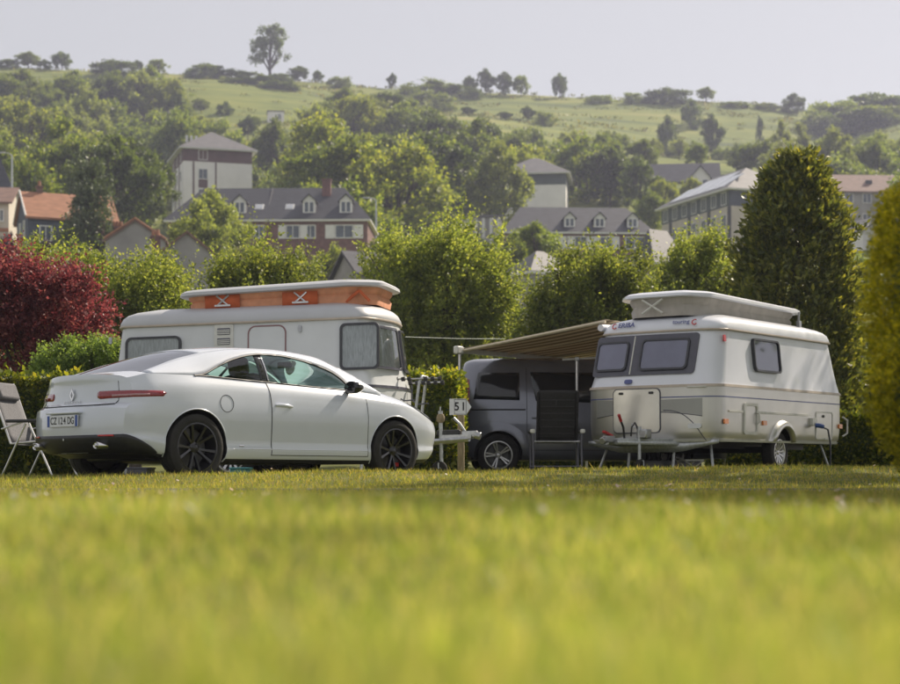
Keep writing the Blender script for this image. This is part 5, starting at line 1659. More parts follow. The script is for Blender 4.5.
def chair_black():
    X, Y = P(556, 470, 24.0)[:2]
    t = thing('folding_chair', 'black high back folding chair standing before the dark van', 'chair', (X, Y, gz(X, Y)), R(92), 'folding chairs')
    w = .27
    for sg in (-1, 1):
        MB().tube([(-.28, sg * w, 1.13), (-.22, sg * w, .88), (-.12, sg * w, .44)], .016, 8).build('back_rail', MT['chair_black'], t, 60)
        MB().tube([(-.20, sg * (w + .06), .56), (-.22, sg * (w + .06), .0)], .016, 8).build('leg', MT['frame_grey'], t, 60)
        MB().tube([(.30, sg * (w + .06), .60), (.26, sg * (w + .06), .0)], .016, 8).build('leg', MT['frame_grey'], t, 60)
        MB().box((.04, sg * (w + .07), .60), (.54, .05, .04)).build('armrest', MT['black_plastic'], t, 40, bevel=.012)
        MB().lathe([(.001, .03), (.03, .025), (.038, 0), (.03, -.025), (.001, -.03)], 12, Matrix.Translation((-.24, sg * (w + .07), .60))).build('arm_knob', MT['light_plastic'], t, 50)
    rows = []
    for v in np.linspace(0, 1, 15):
        xx = -.28 + .16 * v; zz = 1.15 - .66 * v
        rows.append([(xx - .03 * math.sin(math.pi * (y + w) / (2 * w)) + .006 * math.sin(v * 60), y * (1 if v > .04 else .93), zz) for y in np.linspace(-w - .01, w + .01, 9)])
    bk = MB().grid(rows).build('backrest', MT['chair_black'], t, 60, solid=.025)
    for k in range(6):
        z = 1.02 - .09 * k
        MB().tube([(-.30 + .16 * (1.15 - z) / .66 - .012, y, z) for y in np.linspace(-w + .04, w - .04, 5)], .008, 5).build('quilting', MT['seat_cloth'], bk, 60)
    MB().tube([(-.30, .02, 1.03), (-.31, .03, .95)], .01, 5).build('strap', MT['seat_cloth'], bk, 60)
    MB().box((.08, 0, .47), (.46, .50, .05)).build('seat', MT['chair_black'], t, 40, bevel=.015)
    MB().tube([(-.17, -w - .05, .46), (-.17, w + .05, .46)], .014, 6).build('cross_bar', MT['aluminium'], t, 60)
    MB().tube([(-.22, -w - .06, .12), (-.22, w + .06, .12)], .014, 6).build('cross_bar', MT['frame_grey'], t, 60)
    MB().tube([(.26, -w - .06, .12), (.26, w + .06, .12)], .014, 6).build('cross_bar', MT['frame_grey'], t, 60)
chair_black()

# ---------------- small things round the pitches
def number_post():
    Y = 22.75
    p = P(461, 470, Y); g = gz(p.x, Y)
    t = thing('number_post', 'wooden pitch post with white arrow plate numbered 51', 'sign', (p.x, Y, g))
    k = Y / FPX
    zc = (HYP - 407) * k - g
    MB().tube([(.0, 0, -.05), (.0, 0, zc - .02)], [.05, .046], 10).build('post', MT['wood_post'], t, 60)
    pts = [(-.14, -.105), (.075, -.105), (.145, .0), (.075, .105), (-.14, .105)]
    pl = MB().prism([(x - .01, -.06, zc + z) for x, z in pts], (0, .012, 0)).build('plate', MT['plate_white'], t, 30)
    for ch, dx in (('5', -.055), ('1', .03)):
        text('digit', ch, .15, MT['ink'], pl, frame((dx, -.062, zc), (1, 0, 0), (0, 0, 1)), .001, .003, .9)
    for a, b in (((-.085, -.095), (-.085, .095)), ((.065, -.095), (.065, .095)), ((-.085, .095), (.065, .095)), ((-.085, -.095), (.065, -.095))):
        MB().tube([(a[0], -.062, zc + a[1]), (b[0], -.062, zc + b[1])], .003, 4).build('plate_border', MT['frame_grey'], pl)
number_post()

def power_lead():
    c, s = -.578, -.816
    def w(x, y, z): return (4.01 + x * c - y * s, 25.94 + x * s + y * c, .125 + z)
    pts = [w(-1.0, 1.18, .68), w(-1.06, 1.24, .64), w(-1.10, 1.26, .45), w(-1.10, 1.26, .10), w(-1.3, 1.35, .03), w(-2.2, 1.5, .03), w(-3.4, 1.9, .03)]
    o = MB().tube(pts, .014, 6).build('power_lead', MT['frame_dark'], None, 60)
    tag(o, 'dark power lead hanging from the caravan socket to the grass', 'cable')
power_lead()

def washing_line():
    a, b = P(405, 337, 24.5), P(505, 339, 27.5)
    o = MB().tube([a, a.lerp(b, .5) + Vector((0, 0, -.01)), b], .006, 5).build('washing_line', MT['cable_green'], None, 60)
    tag(o, 'thin green line tied between the cream caravan and the awning', 'line')
washing_line()

def crate(px, py, Y, d, mat, label, name, cat):
    p = P(px, py, Y); g = gz(p.x, Y)
    t = thing(name, label, cat, (p.x, Y, g), R(random.uniform(-20, 20)))
    w, dd, h = d
    MB().box((0, 0, .012), (w, dd, .024)).build('floor', MT[mat], t, 40)
    for sx in (-1, 1):
        MB().box((sx * (w / 2 - .01), 0, h / 2 + .012), (.02, dd, h)).build('wall', MT[mat], t, 40, bevel=.004)
        MB().box((0, sx * (dd / 2 - .01), h / 2 + .012), (w - .042, .02, h)).build('wall', MT[mat], t, 40, bevel=.004)
    MB().box((0, 0, h + .02), (w + .02, dd + .02, .022)).build('lid', MT[mat], t, 40, bevel=.006)
crate(241, 468, 20.9, (.22, .3, .12), 'teal_plastic', 'small teal plastic box under the cream caravan', 'storage_box', 'box')
crate(141, 466, 22.0, (.26, .3, .14), 'frame_grey', 'dark grey plastic box under the cream caravan, behind the rear wheel', 'storage_box', 'box')
crate(668, 462, 25.6, (.9, .5, .16), 'frame_grey', 'dark low storage crate under the silver caravan', 'storage_box', 'box')

def step_stool():
    p = P(690, 466, 24.6); g = gz(p.x, p.y)
    t = thing('step_stool', 'white folding step with crossed legs below the caravan nose', 'step', (p.x, p.y, g), R(20))
    for sy in (-.12, .12):
        MB().tube([(-.13, sy, 0), (.13, sy, .17)], .011, 6).build('leg', MT['light_plastic'], t, 60)
        MB().tube([(.13, sy, 0), (-.13, sy, .17)], .011, 6).build('leg', MT['light_plastic'], t, 60)
    MB().box((0, 0, .185), (.30, .28, .025)).build('tread', MT['light_plastic'], t, 40, bevel=.008)
step_stool()

# ------------------------------------------------------------------ houses on the slope
MT['slate'] = M('slate', (.045, .047, .058), .55, 0, .25, 1.2, .3, 6, stretch=(1, 1, 3))
MT['slate_pale'] = M('slate_pale', (.13, .125, .13), .6, 0, .2, 1.2, .3, 6, stretch=(1, 1, 3))
MT['clay'] = M('clay_tile', (.36, .17, .095), .75, 0, .22, 1.5, .3, 7, stretch=(1, 1, 3))
MT['clay_brown'] = M('clay_tile_brown', (.19, .115, .09), .75, 0, .25, 1.5, .3, 7, stretch=(1, 1, 3))
MT['brick_wall'] = M('brick_wall', (.18, .10, .09), .85, 0, .25, 2.5, .3, 9)
MT['brown_band'] = M('brown_cladding', (.13, .075, .075), .7, 0, .15, 1.0)
MT['green_band'] = M('green_cladding', (.07, .09, .09), .7, 0, .15, 1.0)
MT['render_white'] = M('white_render', (.82, .80, .78), .8, 0, .06, .6)
MT['render_grey'] = M('grey_render', (.32, .31, .30), .85, 0, .18, .7, .2, 4)
MT['render_cream'] = M('cream_render', (.55, .50, .43), .85, 0, .1, .6)
MT['blue_wall'] = M('slate_blue_cladding', (.075, .09, .12), .75, 0, .15, 1.0, stretch=(1, 1, 4))
MT['house_trim'] = M('house_trim_white', (.72, .72, .70), .6, 0, .06, 2)
MT['solar'] = M('bright_roof_sheet', (.62, .64, .66), .25, .7, .08, .6)

def house(name, label, loc, yaw, w, d, h, rh, wall, roof, kind='hip', hip=None, over=.35, axis='x', depth_below=4.0, cat='house'):
    """origin: centre of the plan at eaves height; front faces local -y"""
    t = thing(name, label, cat, (loc[0], loc[1], loc[2] - h), yaw)
    x, y = w / 2, d / 2
    mb = MB()
    vs = [(-x, -y, -depth_below), (x, -y, -depth_below), (x, y, -depth_below), (-x, y, -depth_below), (-x, -y, h), (x, -y, h), (x, y, h), (-x, y, h)]
    fs = [(0, 1, 5, 4), (1, 2, 6, 5), (2, 3, 7, 6), (3, 0, 4, 7), (4, 5, 6, 7)]
    if kind == 'gable':
        if axis == 'x':
            vs += [(-x, 0, h + rh), (x, 0, h + rh)]; fs += [(7, 4, 8), (5, 6, 9)]
        else:
            vs += [(0, -y, h + rh), (0, y, h + rh)]; fs += [(4, 5, 8), (6, 7, 9)]
    mb.add(vs, fs).build('wall', MT[wall], t, 20)
    o = over
    X, Y = x + o, y + o
    e = h - .05
    if kind == 'flat':
        MB().box((0, 0, h + .12), (2 * X, 2 * Y, .24)).build('roof', MT[roof], t)
        return t
    drop = o * rh / (y if axis == 'x' else x)
    if kind == 'gable':
        e = h - drop
        if axis == 'x':
            r0, r1 = (-X, 0, h + rh + .04), (X, 0, h + rh + .04)
        else:
            r0, r1 = (0, -Y, h + rh + .04), (0, Y, h + rh + .04)
    else:
        hp = hip if hip is not None else (min(x, y))
        if axis == 'x':
            r0, r1 = (-x + hp, 0, h + rh), (x - hp, 0, h + rh)
        else:
            r0, r1 = (0, -y + hp, h + rh), (0, y - hp, h + rh)
    c = [(-X, -Y, e), (X, -Y, e), (X, Y, e), (-X, Y, e)]
    if axis == 'x':
        fs = [(0, 1, 5, 4), (2, 3, 4, 5), (3, 0, 4), (1, 2, 5)]
        under = [(0, 3, 2, 1)]
    else:
        fs = [(0, 1, 4), (1, 2, 5, 4), (2, 3, 5), (3, 0, 4, 5)]
        under = [(0, 3, 2, 1)]
    if kind == 'gable':
        th = .16
        vs = c + [r0, r1] + [(a, b, z - th) for a, b, z in c + [r0, r1]]
        if axis == 'x':
            fs = [(0, 1, 5, 4), (2, 3, 4, 5), (6, 10, 11, 7), (8, 11, 10, 9), (0, 6, 7, 1), (2, 8, 9, 3), (0, 4, 10, 6), (4, 3, 9, 10), (1, 7, 11, 5), (5, 11, 8, 2)]
        else:
            fs = [(1, 2, 5, 4), (3, 0, 4, 5), (7, 10, 11, 8), (9, 11, 10, 6), (1, 7, 8, 2), (3, 9, 6, 0), (0, 6, 10, 4), (4, 10, 7, 1), (2, 8, 11, 5), (5, 11, 9, 3)]
        rf = MB().add(vs, fs).build('roof', MT[roof], t, 15)
    else:
        rf = MB().add(c + [r0, r1], fs + under).build('roof', MT[roof], t, 15)
        MB().box((0, 0, e - .09), (2 * X - .06, 2 * Y - .06, .17)).build('eaves', MT['house_trim'], rf, 20)
    t['_d'] = (w, d, h, rh)
    return t

def hface(t, f):
    w, d, h, rh = t['_d']
    if f == 'f': return lambda u, v, o: Vector((u, -d / 2 - o, v))
    if f == 'l': return lambda u, v, o: Vector((-w / 2 - o, -u, v))
    if f == 'r': return lambda u, v, o: Vector((w / 2 + o, u, v))

def hwin(t, f, u, v, w, h, shutter=False, fw=.09, frame_mat='house_trim', bars=1):
    """u across the face, v below the eaves (negative) measured to the window's centre"""
    H = t['_d'][2]
    S = hface(t, f)
    v = H + v
    rc = lambda a, b: [(u - a / 2, v - b / 2), (u + a / 2, v - b / 2), (u + a / 2, v + b / 2), (u - a / 2, v + b / 2)]
    mb = MB(); ring(mb, S, rc(w, h), rc(w - 2 * fw, h - 2 * fw), -.02, .07)
    for k in range(bars):
        uu = u - w / 2 + w * (k + 1) / (bars + 1)
        panel(mb, S, [(uu - .03, v - h / 2 + .05), (uu + .03, v - h / 2 + .05), (uu + .03, v + h / 2 - .05), (uu - .03, v + h / 2 - .05)], -.02, .055)
    wn_ = mb.build('window', MT[frame_mat], t, 20)
    mb = MB(); panel(mb, S, rc(w - 2 * fw + .02, h - 2 * fw + .02), -.02, .02); mb.build('pane', MT['glass_house'], wn_, 20)
    if shutter:
        for sg in (-1, 1):
            mb = MB(); cx = u + sg * (w * .75 + .03)
            panel(mb, S, [(cx - w / 4, v - h / 2), (cx + w / 4, v - h / 2), (cx + w / 4, v + h / 2), (cx - w / 4, v + h / 2)], -.02, .06); mb.build('shutter', MT['house_trim'], wn_, 20)
    return wn_

def hband(t, f, u0, u1, v0, v1, mat, name='cladding'):
    H = t['_d'][2]
    S = hface(t, f)
    mb = MB(); panel(mb, S, [(u0, H + v0), (u1, H + v0), (u1, H + v1), (u0, H + v1)], -.02, .045); return mb.build(name, MT[mat], t, 20)

def dormer(t, u, v, w=1.1, h=1.35, roof='slate'):
    """gabled dormer on the front slope of a ridge-along-x roof, v = height of its sill above the eaves"""
    W, D, H, rh = t['_d']
    sl = rh / (D / 2)
    yf = -D / 2 + v / sl - .10
    z0 = H + v
    yb = min(-.05, yf + (h + w * .5) / sl)
    dm = MB().prism([(u - w / 2, yf, z0 - .1), (u + w / 2, yf, z0 - .1), (u + w / 2, yf, z0 + h), (u, yf, z0 + h + w * .48), (u - w / 2, yf, z0 + h)], (0, yb - yf, 0)).build('dormer', MT['house_trim'] if roof == 'slate' else MT[roof], t, 20)
    o = .14
    top = z0 + h + w * .48 + .06
    a = (u - w / 2 - o, z0 + h - o * .96 + .06); b = (u + w / 2 + o, z0 + h - o * .96 + .06)
    vs = []
    for yy in (yf - .18, yb):
        vs += [(a[0], yy, a[1]), (u, yy, top), (b[0], yy, b[1]), (a[0], yy, a[1] - .1), (u, yy, top - .1), (b[0], yy, b[1] - .1)]
    MB().add(vs, [(0, 1, 7, 6), (1, 2, 8, 7), (3, 9, 10, 4), (4, 10, 11, 5), (0, 3, 4, 1), (1, 4, 5, 2), (0, 6, 9, 3), (2, 5, 11, 8), (6, 7, 10, 9), (7, 8, 11, 10)]).build('dormer_roof', MT[roof], dm, 20)
    for sg in (-1, 1):
        MB().box((u + sg * (w / 2 + .012), (yf + yb) / 2 + .06, z0 + h / 2), (.02, yb - yf - .1, h - .02)).build('dormer_cheek', MT[roof], dm, 20)
    S = lambda uu, vv, oo: Vector((uu, yf - oo, vv))
    rc = lambda q: [(u - w * q / 2, z0 + .08), (u + w * q / 2, z0 + .08), (u + w * q / 2, z0 + h * .93), (u - w * q / 2, z0 + h * .93)]
    mb = MB()
    for sg in (-1, 1):
        panel(mb, S, [(u + sg * w * .20 - w * .14, z0 + .2), (u + sg * w * .20 + w * .14, z0 + .2), (u + sg * w * .20 + w * .14, z0 + h * .86), (u + sg * w * .20 - w * .14, z0 + h * .86)], -.02, .02)
    mb.build('dormer_pane', MT['glass_house'], dm, 20)
    return dm

def skylight(t, u, v, w=.8, h=.9):
    W, D, H, rh = t['_d']
    sl = rh / (D / 2); a = math.atan(sl)
    y = -D / 2 + v / sl
    sk = MB().box((u, y - .05, H + v + .06), (w, h, .09), Matrix.Rotation(a, 3, 'X')).build('skylight', MT['house_trim'], t, 20)
    MB().box((u, y - .07, H + v + .10), (w - .18, h - .18, .05), Matrix.Rotation(a, 3, 'X')).build('pane', MT['solar'], sk, 20)

def chimney(t, u, y, z0, z1, w=.7, d=.6, mat='brick_wall', pots=2):
    ch = MB().box((u, y, (z0 + z1) / 2), (w, d, z1 - z0)).box((u, y, z1 + .05), (w + .14, d + .14, .12)).build('chimney', MT[mat], t, 20)
    for k in range(pots):
        MB().tube([(u + (k - (pots - 1) / 2) * w * .5, y, z1 + .1), (u + (k - (pots - 1) / 2) * w * .5, y, z1 + .5)], [.13, .10], 8).build('chimney_pot', MT['clay'], ch, 50)

def hloc(px, py, Y):
    return P(px, py, Y)

def build_houses():
    # tall white block with brown top storey
    psi = R(17)
    c = P(183.5, 147, 250); w, d = 9.9, 11.4
    ctr = c + Vector((math.cos(psi) * w / 2 - math.sin(psi) * d / 2, math.sin(psi) * w / 2 + math.cos(psi) * d / 2, 0))
    t = house('apartment_block', 'tall white apartment block with brown top storey and pyramid slate roof', ctr, psi, w, d, 11.5, 3.5, 'render_white', 'slate_pale', 'hip', 4.9, .75, depth_below=6, cat='building')
    hband(t, 'f', -4.95, 4.95, -1.95, -.05, 'brown_band'); hband(t, 'l', -5.7, 5.7, -1.95, -.05, 'brown_band')
    hband(t, 'f', -3.65, -3.40, -9, -1.98, 'brown_band'); hband(t, 'f', -.42, -.20, -9, -1.98, 'brown_band')
    hwin(t, 'f', -2.15, -1.0, 1.35, 1.45); hwin(t, 'f', -2.15, -3.7, 1.35, 1.5); hband(t, 'f', -2.8, -1.5, -5.7, -4.5, 'brown_band', 'window_panel')
    hwin(t, 'f', -2.15, -6.6, 1.35, 1.5)
    for k in range(4):
        for j in range(3):
            hwin(t, 'l', -4.0 + j * 3.6, -1.0 - 2.75 * k, 1.3, 1.4)
        hband(t, 'l', -2.6 + 0, -1.9, -11, -2.0, 'brown_band') if k == 0 else None
    hband(t, 'l', 1.1, 1.8, -11, -2.0, 'brown_band')
    for k in range(3):
        MB().box((-3.5 + k * .7, 1.0, 11.5 + 2.2 + .3), (.3, .3, 1.0)).build('roof_vent', MT['house_trim'], t, 20)

    # long brick house with slate roof and three dormers
    t = house('brick_house', 'long brick house with steep dark slate roof and three white dormers', P(274, 226.5, 164), R(-2), 18.3, 9.0, 4.6, 3.6, 'brick_wall', 'slate', 'hip', 2.5, .35)
    for px in (246, 314, 350):
        dormer(t, (px - 274) * .0937, .55, 1.15, 1.25)
    for px in (264, 294): skylight(t, (px - 274) * .0937, 1.3)
    for px, w, s in ((266, .95, False), (299, 1.3, True), (316, 1.0, False), (349, 1.7, True), (226, 1.3, True), (205, 1.3, True)):
        hwin(t, 'f', (px - 274) * .0937, -1.15, w, 1.25, s, bars=1)
    chimney(t, (328 - 274) * .0937, -1.0, 4.6 + 1.8, 4.6 + 4.1, .8, .7, pots=0)
    MB().box(((273 - 274) * .0937, -2.3, 4.6 + 1.82), (.12, .10, 5.5), Matrix.Rotation(-math.atan(4.5 / 3.6), 3, 'X')).build('roof_verge', MT['slate_pale'], t, 20)

    # second tower with green band
    t = house('apartment_block', 'white block with dark green top storey and hipped slate roof behind trees', P(535, 178.5, 262), R(-6), 9.6, 10, 11, 3.0, 'render_white', 'slate_pale', 'hip', 4.2, .7, depth_below=6, cat='building')
    hband(t, 'f', -4.8, 4.8, -1.8, -.05, 'green_band'); hband(t, 'l', -5, 5, -1.8, -.05, 'green_band'); hband(t, 'r', -5, 5, -1.8, -.05, 'green_band')
    for k in range(2): hwin(t, 'f', -3 + k * 2.2, -3.2, 1.2, 1.4)

    # slate mansard with three dormers
    t = house('slate_house', 'long slate roofed house with grey dormers below the white block', P(573, 238, 178), R(3), 14.6, 9.0, 4.5, 3.1, 'brick_wall', 'slate', 'hip', 1.9, .35)
    for px in (565, 594.5, 627):
        dormer(t, (px - 573) * .1017, .45, 1.1, 1.05, 'slate')
    for px, w in ((628, 1.9), (600, 1.3), (575, 1.3), (548, 1.3)):
        hwin(t, 'f', (px - 573) * .1017, -1.1, w, 1.3, px != 628)

    # small hipped roof
    t = house('small_house', 'small grey house with pyramid roof half hidden by the round tree', P(540, 274, 112), R(32), 3.4, 3.0, 3.0, 1.45, 'render_grey', 'slate_pale', 'hip', 1.4, .25)
    hwin(t, 'f', .6, -.9, .8, 1.0)
    # steep roofed house
    t = house('steep_roof_house', 'brick house with steep pointed slate roof and lit side', P(658, 265, 150), R(36), 3.6, 3.0, 3.2, 3.0, 'brick_wall', 'slate', 'hip', .75, .3)
    for u in (-.5, .8): hwin(t, 'f', u, -1.0, .9, 1.1)
    MB().box((1.25, .1, 4.6), (1.0, .9, 1.1)).build('dormer', MT['house_trim'], t, 20)
    # long block with solar roof
    psi = R(21)
    c = P(730, 188, 200); w, d = 9.2, 16.5
    ctr = c + Vector((math.cos(psi) * w / 2 - math.sin(psi) * d / 2, math.sin(psi) * w / 2 + math.cos(psi) * d / 2, 0))
    t = house('terrace_block', 'long pale three storey block with bright sheeted roof beside the conifer', ctr, psi, w, d, 9.0, 3.3, 'render_cream', 'slate_pale', 'hip', 4.2, .7, 'y', 6, cat='building')
    hband(t, 'l', -8.25, 8.25, -2.0, -.05, 'green_band'); hband(t, 'f', -4.6, 4.6, -2.0, -.05, 'blue_wall')
    for k in range(7):
        u = -7.2 + k * 2.35
        hwin(t, 'l', u, -1.05, 1.2, 1.5); hwin(t, 'l', u, -3.6, 1.1, 1.5); hwin(t, 'l', u, -6.2, 1.1, 1.5)
        if k % 2 == 0: hband(t, 'l', u + .85, u + 1.55, -8.5, -2.02, 'slate')
    hwin(t, 'f', -1.0, -1.0, 1.2, 1.4); hband(t, 'f', -2.2, -1.7, -9, -2.02, 'slate')
    hwin(t, 'f', 1.5, -3.6, 1.2, 1.4)
    # bright panels on the left slope
    w2, rh = 4.6 + .7, 3.3
    S = lambda u, v, o: Vector((-w2 + v * w2 - o * .55, -u, 8.95 + v * (rh + .05) + o * .85))
    for k in range(5):
        u0 = -6.3 + k * 2.7
        mb = MB(); top = .84 if 0 < k < 4 else .62
        panel(mb, S, [(u0, .12), (u0 + 2.5, .12), (u0 + 2.5, top), (u0, top)], -.01, .08); mb.build('roof_sheet', MT['solar'], t, 20)
    # dark roofed house high up
    t = house('hill_house', 'dark roofed house with a white gable high on the slope', P(680, 184, 295), R(-6), 12.5, 8, 3.5, 3.4, 'render_white', 'slate', 'gable', None, .4)
    MB().prism([(1.6, -5.4, .5), (4.8, -5.4, .5), (4.8, -5.4, 3.6), (3.2, -5.4, 5.4), (1.6, -5.4, 3.6)], (0, 3, 0)).build('front_gable', MT['render_white'], t, 20)
    MB().add([(1.2, -5.8, 3.3), (3.2, -5.8, 5.75), (5.2, -5.8, 3.3), (1.2, -1, 3.3), (3.2, -1, 5.75), (5.2, -1, 3.3)], [(0, 1, 4, 3), (1, 2, 5, 4)]).build('gable_roof', MT['slate_pale'], t, 20, solid=.15)
    for u in (2.4, 4.0): 
        mb = MB(); panel(mb, lambda a, b, o: Vector((a, -5.4 - o, b)), [(u - .4, 2.0), (u + .4, 2.0), (u + .4, 3.2), (u - .4, 3.2)], -.02, .04); mb.build('window', MT['glass_house'], t, 20)
    hwin(t, 'f', -2.0, -.9, .9, 1.1)
    # red brown roof on the right
    t = house('long_house', 'long grey house with red brown roof between conifer and golden shrub', P(868, 195, 232), R(4), 15, 8, 6, 2.6, 'render_grey', 'clay_brown', 'gable', None, .4, depth_below=6)
    for k in range(6):
        hwin(t, 'f', -6.2 + k * 2.4, -1.1, 1.2, 1.3); hwin(t, 'f', -6.2 + k * 2.4, -3.8, 1.2, 1.4)
    MB().box((-.6, -2.2, 6 + 1.25), (.8, .5, .6)).build('roof_vent', MT['slate'], t, 20)
    t = house('white_gable_house', 'small white gabled house below the red brown roof', P(862, 234, 190), R(28), 5.0, 6, 4, 1.5, 'render_white', 'slate_pale', 'gable', None, .3, 'y', 5)
    hwin(t, 'f', -1.0, -1.4, 1.0, 1.4); hwin(t, 'f', 1.0, -1.4, 1.0, 1.4); hwin(t, 'l', 0, -1.4, 1.0, 1.4)
    # left: orange roofed house and neighbours
    psi = R(24)
    c = P(28, 214, 130); w, d = 6.6, 4.6
    ctr = c + Vector((math.cos(psi) * w / 2 - math.sin(psi) * d / 2, math.sin(psi) * w / 2 + math.cos(psi) * d / 2, 0))
    t = house('orange_roof_house', 'slate blue house with orange tiled roof beside the spruce', ctr, psi, w, d, 4.0, 2.0, 'blue_wall', 'clay', 'gable', None, .22)
    hwin(t, 'f', -2.0, -1.35, .95, 1.15); hwin(t, 'l', -.8, -.9, .6, 1.2); hwin(t, 'l', .9, -.9, .6, 1.2)
    MB().tube([(-3.52, -2.55, 3.85), (-3.52, 0, 6.08), (-3.52, 2.55, 3.85)], .07, 5).build('verge_board', MT['house_trim'], t, 40)
    skylight(t, .6, 1.0, .5, .5)
    chimney(t, -2.0, .1, 5.6, 6.4, .4, .4, 'clay_brown', 1)
    t = house('cream_house', 'cream house with grey brown roof next to the orange roofed one', P(-22, 206, 142), R(4), 6.0, 6, 4, 1.5, 'render_cream', 'clay_brown', 'gable', None, .3)
    hwin(t, 'f', 2.35, -1.2, .55, 1.0)
    hband(t, 'f', 1.6, 3.0, -2.5, -2.2, 'clay', 'balcony')
    t = house('steep_slate_house', 'tall narrow house with steep slate roof above the cream house', P(-4, 192, 172), R(10), 3.2, 3.2, 4, 3.4, 'render_grey', 'slate', 'hip', 1.2, .2)
    # grey rendered gables among the trees
    t = house('gable_house', 'grey rendered gable with terracotta edge below the orange roof', P(139, 246, 122), R(6), 4.0, 7, 3.2, 1.32, 'render_grey', 'clay_brown', 'gable', None, .18, 'y')
    for u in (-2.8, -1.6): chimney(t, u, 1.5, 2.6, 4.6, .5, .5, 'brick_wall', 3)
    MB().tube([(-2.1, -3.7, 3.2), (0, -3.7, 4.6), (2.1, -3.7, 3.2)], .07, 5).build('verge_tiles', MT['clay'], t, 40)
    t = house('gable_house', 'large blank grey gable wall with brown roof behind the round tree', P(178, 270, 104), R(16), 4.6, 8, 3.2, 1.75, 'render_grey', 'clay_brown', 'gable', None, .16, 'y')
    chimney(t, -1.2, 1.0, 3.5, 5.2, .5, .5, 'brick_wall', 2)
    t = house('white_hill_house', 'tiny white flat roofed house high in the meadow trees', P(275.5, 113.5, 408), R(8), 3.8, 4, 3.2, .3, 'render_white', 'slate_pale', 'flat', None, .15)
    t['_d'] = (3.8, 4, 3.2, .3)
    hwin(t, 'f', .8, -1.1, .9, 1.2)
    t = house('white_shed', 'low white building with tall pilasters behind the maple', P(477, 221, 185), R(-3), 5.2, 5, 3.5, .3, 'render_grey', 'slate_pale', 'flat', None, .2)
    t['_d'] = (5.2, 5, 3.5, .3)
    for k in range(7): hband(t, 'f', -2.5 + k * .78, -2.2 + k * .78, -3.5, -.05, 'house_trim', 'pilaster')
    t = house('slate_cottage', 'dark slate cottage roof peeping over the cream caravan', P(378, 276, 100), R(25), 4.0, 4.0, 2.5, 1.3, 'render_grey', 'slate', 'gable', None, .25)
    hwin(t, 'f', .5, -.9, .7, .9)
build_houses()

def lamp_post(px, py0, Y, h, label):
    p = P(px, py0, Y)
    g = p.z - h
    t = thing('street_lamp', label, 'street lamp', (p.x, Y, g))
    MB().tube([(0, 0, -2.5), (0, 0, h * .6), (0, 0, h)], [.11, .09, .06], 8).build('post', MT['galv'], t, 60)
    MB().tube([(0, 0, h - .05), (-.3, 0, h + .15), (-.8, 0, h + .2)], [.05, .05, .04], 6).build('arm', MT['galv'], t, 60)
    MB().box((-.95, 0, h + .19), (.6, .25, .14)).build('lamp_head', MT['steel'], t, 40, bevel=.04)
lamp_post(12, 155, 155, 7, 'tall grey street lamp above the cream house roof')
lamp_post(376, 200, 170, 6, 'grey street lamp beside the long brick house')

# ------------------------------------------------------------------ trees of the hillside
PROTO = {}
def proto(key, leafkey, lobes, n, per, leaf, seed, r=.03, twig=.07, up=.4, **kw):
    t = bpy.data.objects.new(key, None)
    tr = trunk_mesh(lobes, .16, r, seed).build('trunk', MT['bark'], None, 60)
    cr = fastmesh('crown', crown(lobes, n, per, leaf, seed, twig=twig, up=up, **kw), 4, LEAF[leafkey])
    PROTO[key] = (tr.data, cr.data)
    bpy.data.objects.remove(tr); bpy.data.objects.remove(cr); bpy.data.objects.remove(t)

def blob(seed, wide=.5, low=.08, n=7, top=1.0):
    rg = random.Random(seed)
    L = [(0, 0, .55 * top, wide * .66, wide * .66, .36 * top)]
    for k in range(n):
        a = 2 * math.pi * k / n + rg.uniform(-.3, .3)
        r = wide * rg.uniform(.36, .60); z = rg.uniform(low + .2, .74) * top
        q = rg.uniform(.26, .38)
        L.append((math.cos(a) * r, math.sin(a) * r, z, q * wide * 1.15, q * wide * 1.15, q * .62 * top))
    L.append((rg.uniform(-.08, .08), 0, .80 * top, wide * .36, wide * .36, .19 * top))
    return L
proto('broad_dark', 'dark', blob(1), 1300, 8, .050, 51)
proto('broad_mid', 'mid', blob(2), 1300, 8, .050, 52)
proto('broad_mid2', 'mid', blob(3, .48), 1300, 8, .046, 53)
proto('broad_pale', 'pale', blob(4), 1300, 8, .048, 54)
proto('broad_lime', 'lime', blob(5, .5), 1500, 8, .045, 55)
proto('bush', 'mid', [(0, 0, .45, .5, .45, .5), (-.3, .05, .35, .3, .3, .38), (.3, 0, .38, .3, .3, .4), (.1, -.1, .6, .26, .26, .34)], 900, 8, .07, 56, .02, .09)
proto('bush_dark', 'dark', [(0, 0, .42, .5, .45, .48), (-.26, .05, .35, .3, .3, .36), (.32, 0, .34, .26, .3, .36), (-.05, -.1, .6, .25, .25, .36)], 900, 8, .07, 57, .02, .09)
proto('columnar', 'spruce', [(0, 0, .25, .34, .34, .26), (0, 0, .5, .27, .27, .26), (0, 0, .72, .18, .18, .20), (0, 0, .9, .08, .08, .14)], 900, 8, .05, 58, .03, .07, .2)
proto('poplar', 'pale', [(0, 0, .3, .30, .30, .26), (.05, 0, .55, .32, .3, .25), (-.04, 0, .78, .24, .24, .2), (0, 0, .92, .12, .12, .12)], 1000, 8, .05, 59, .03, .08, .7)
proto('crest_elm', 'dark', [(0, 0, .62, .30, .28, .20), (-.26, 0, .72, .18, .2, .15), (.24, 0, .60, .18, .2, .13), (.0, 0, .87, .24, .22, .14), (-.22, 0, .45, .15, .16, .09), (.26, 0, .40, .14, .14, .08), (-.10, 0, .92, .15, .15, .1)], 800, 8, .045, 60, .05, .06, .4)
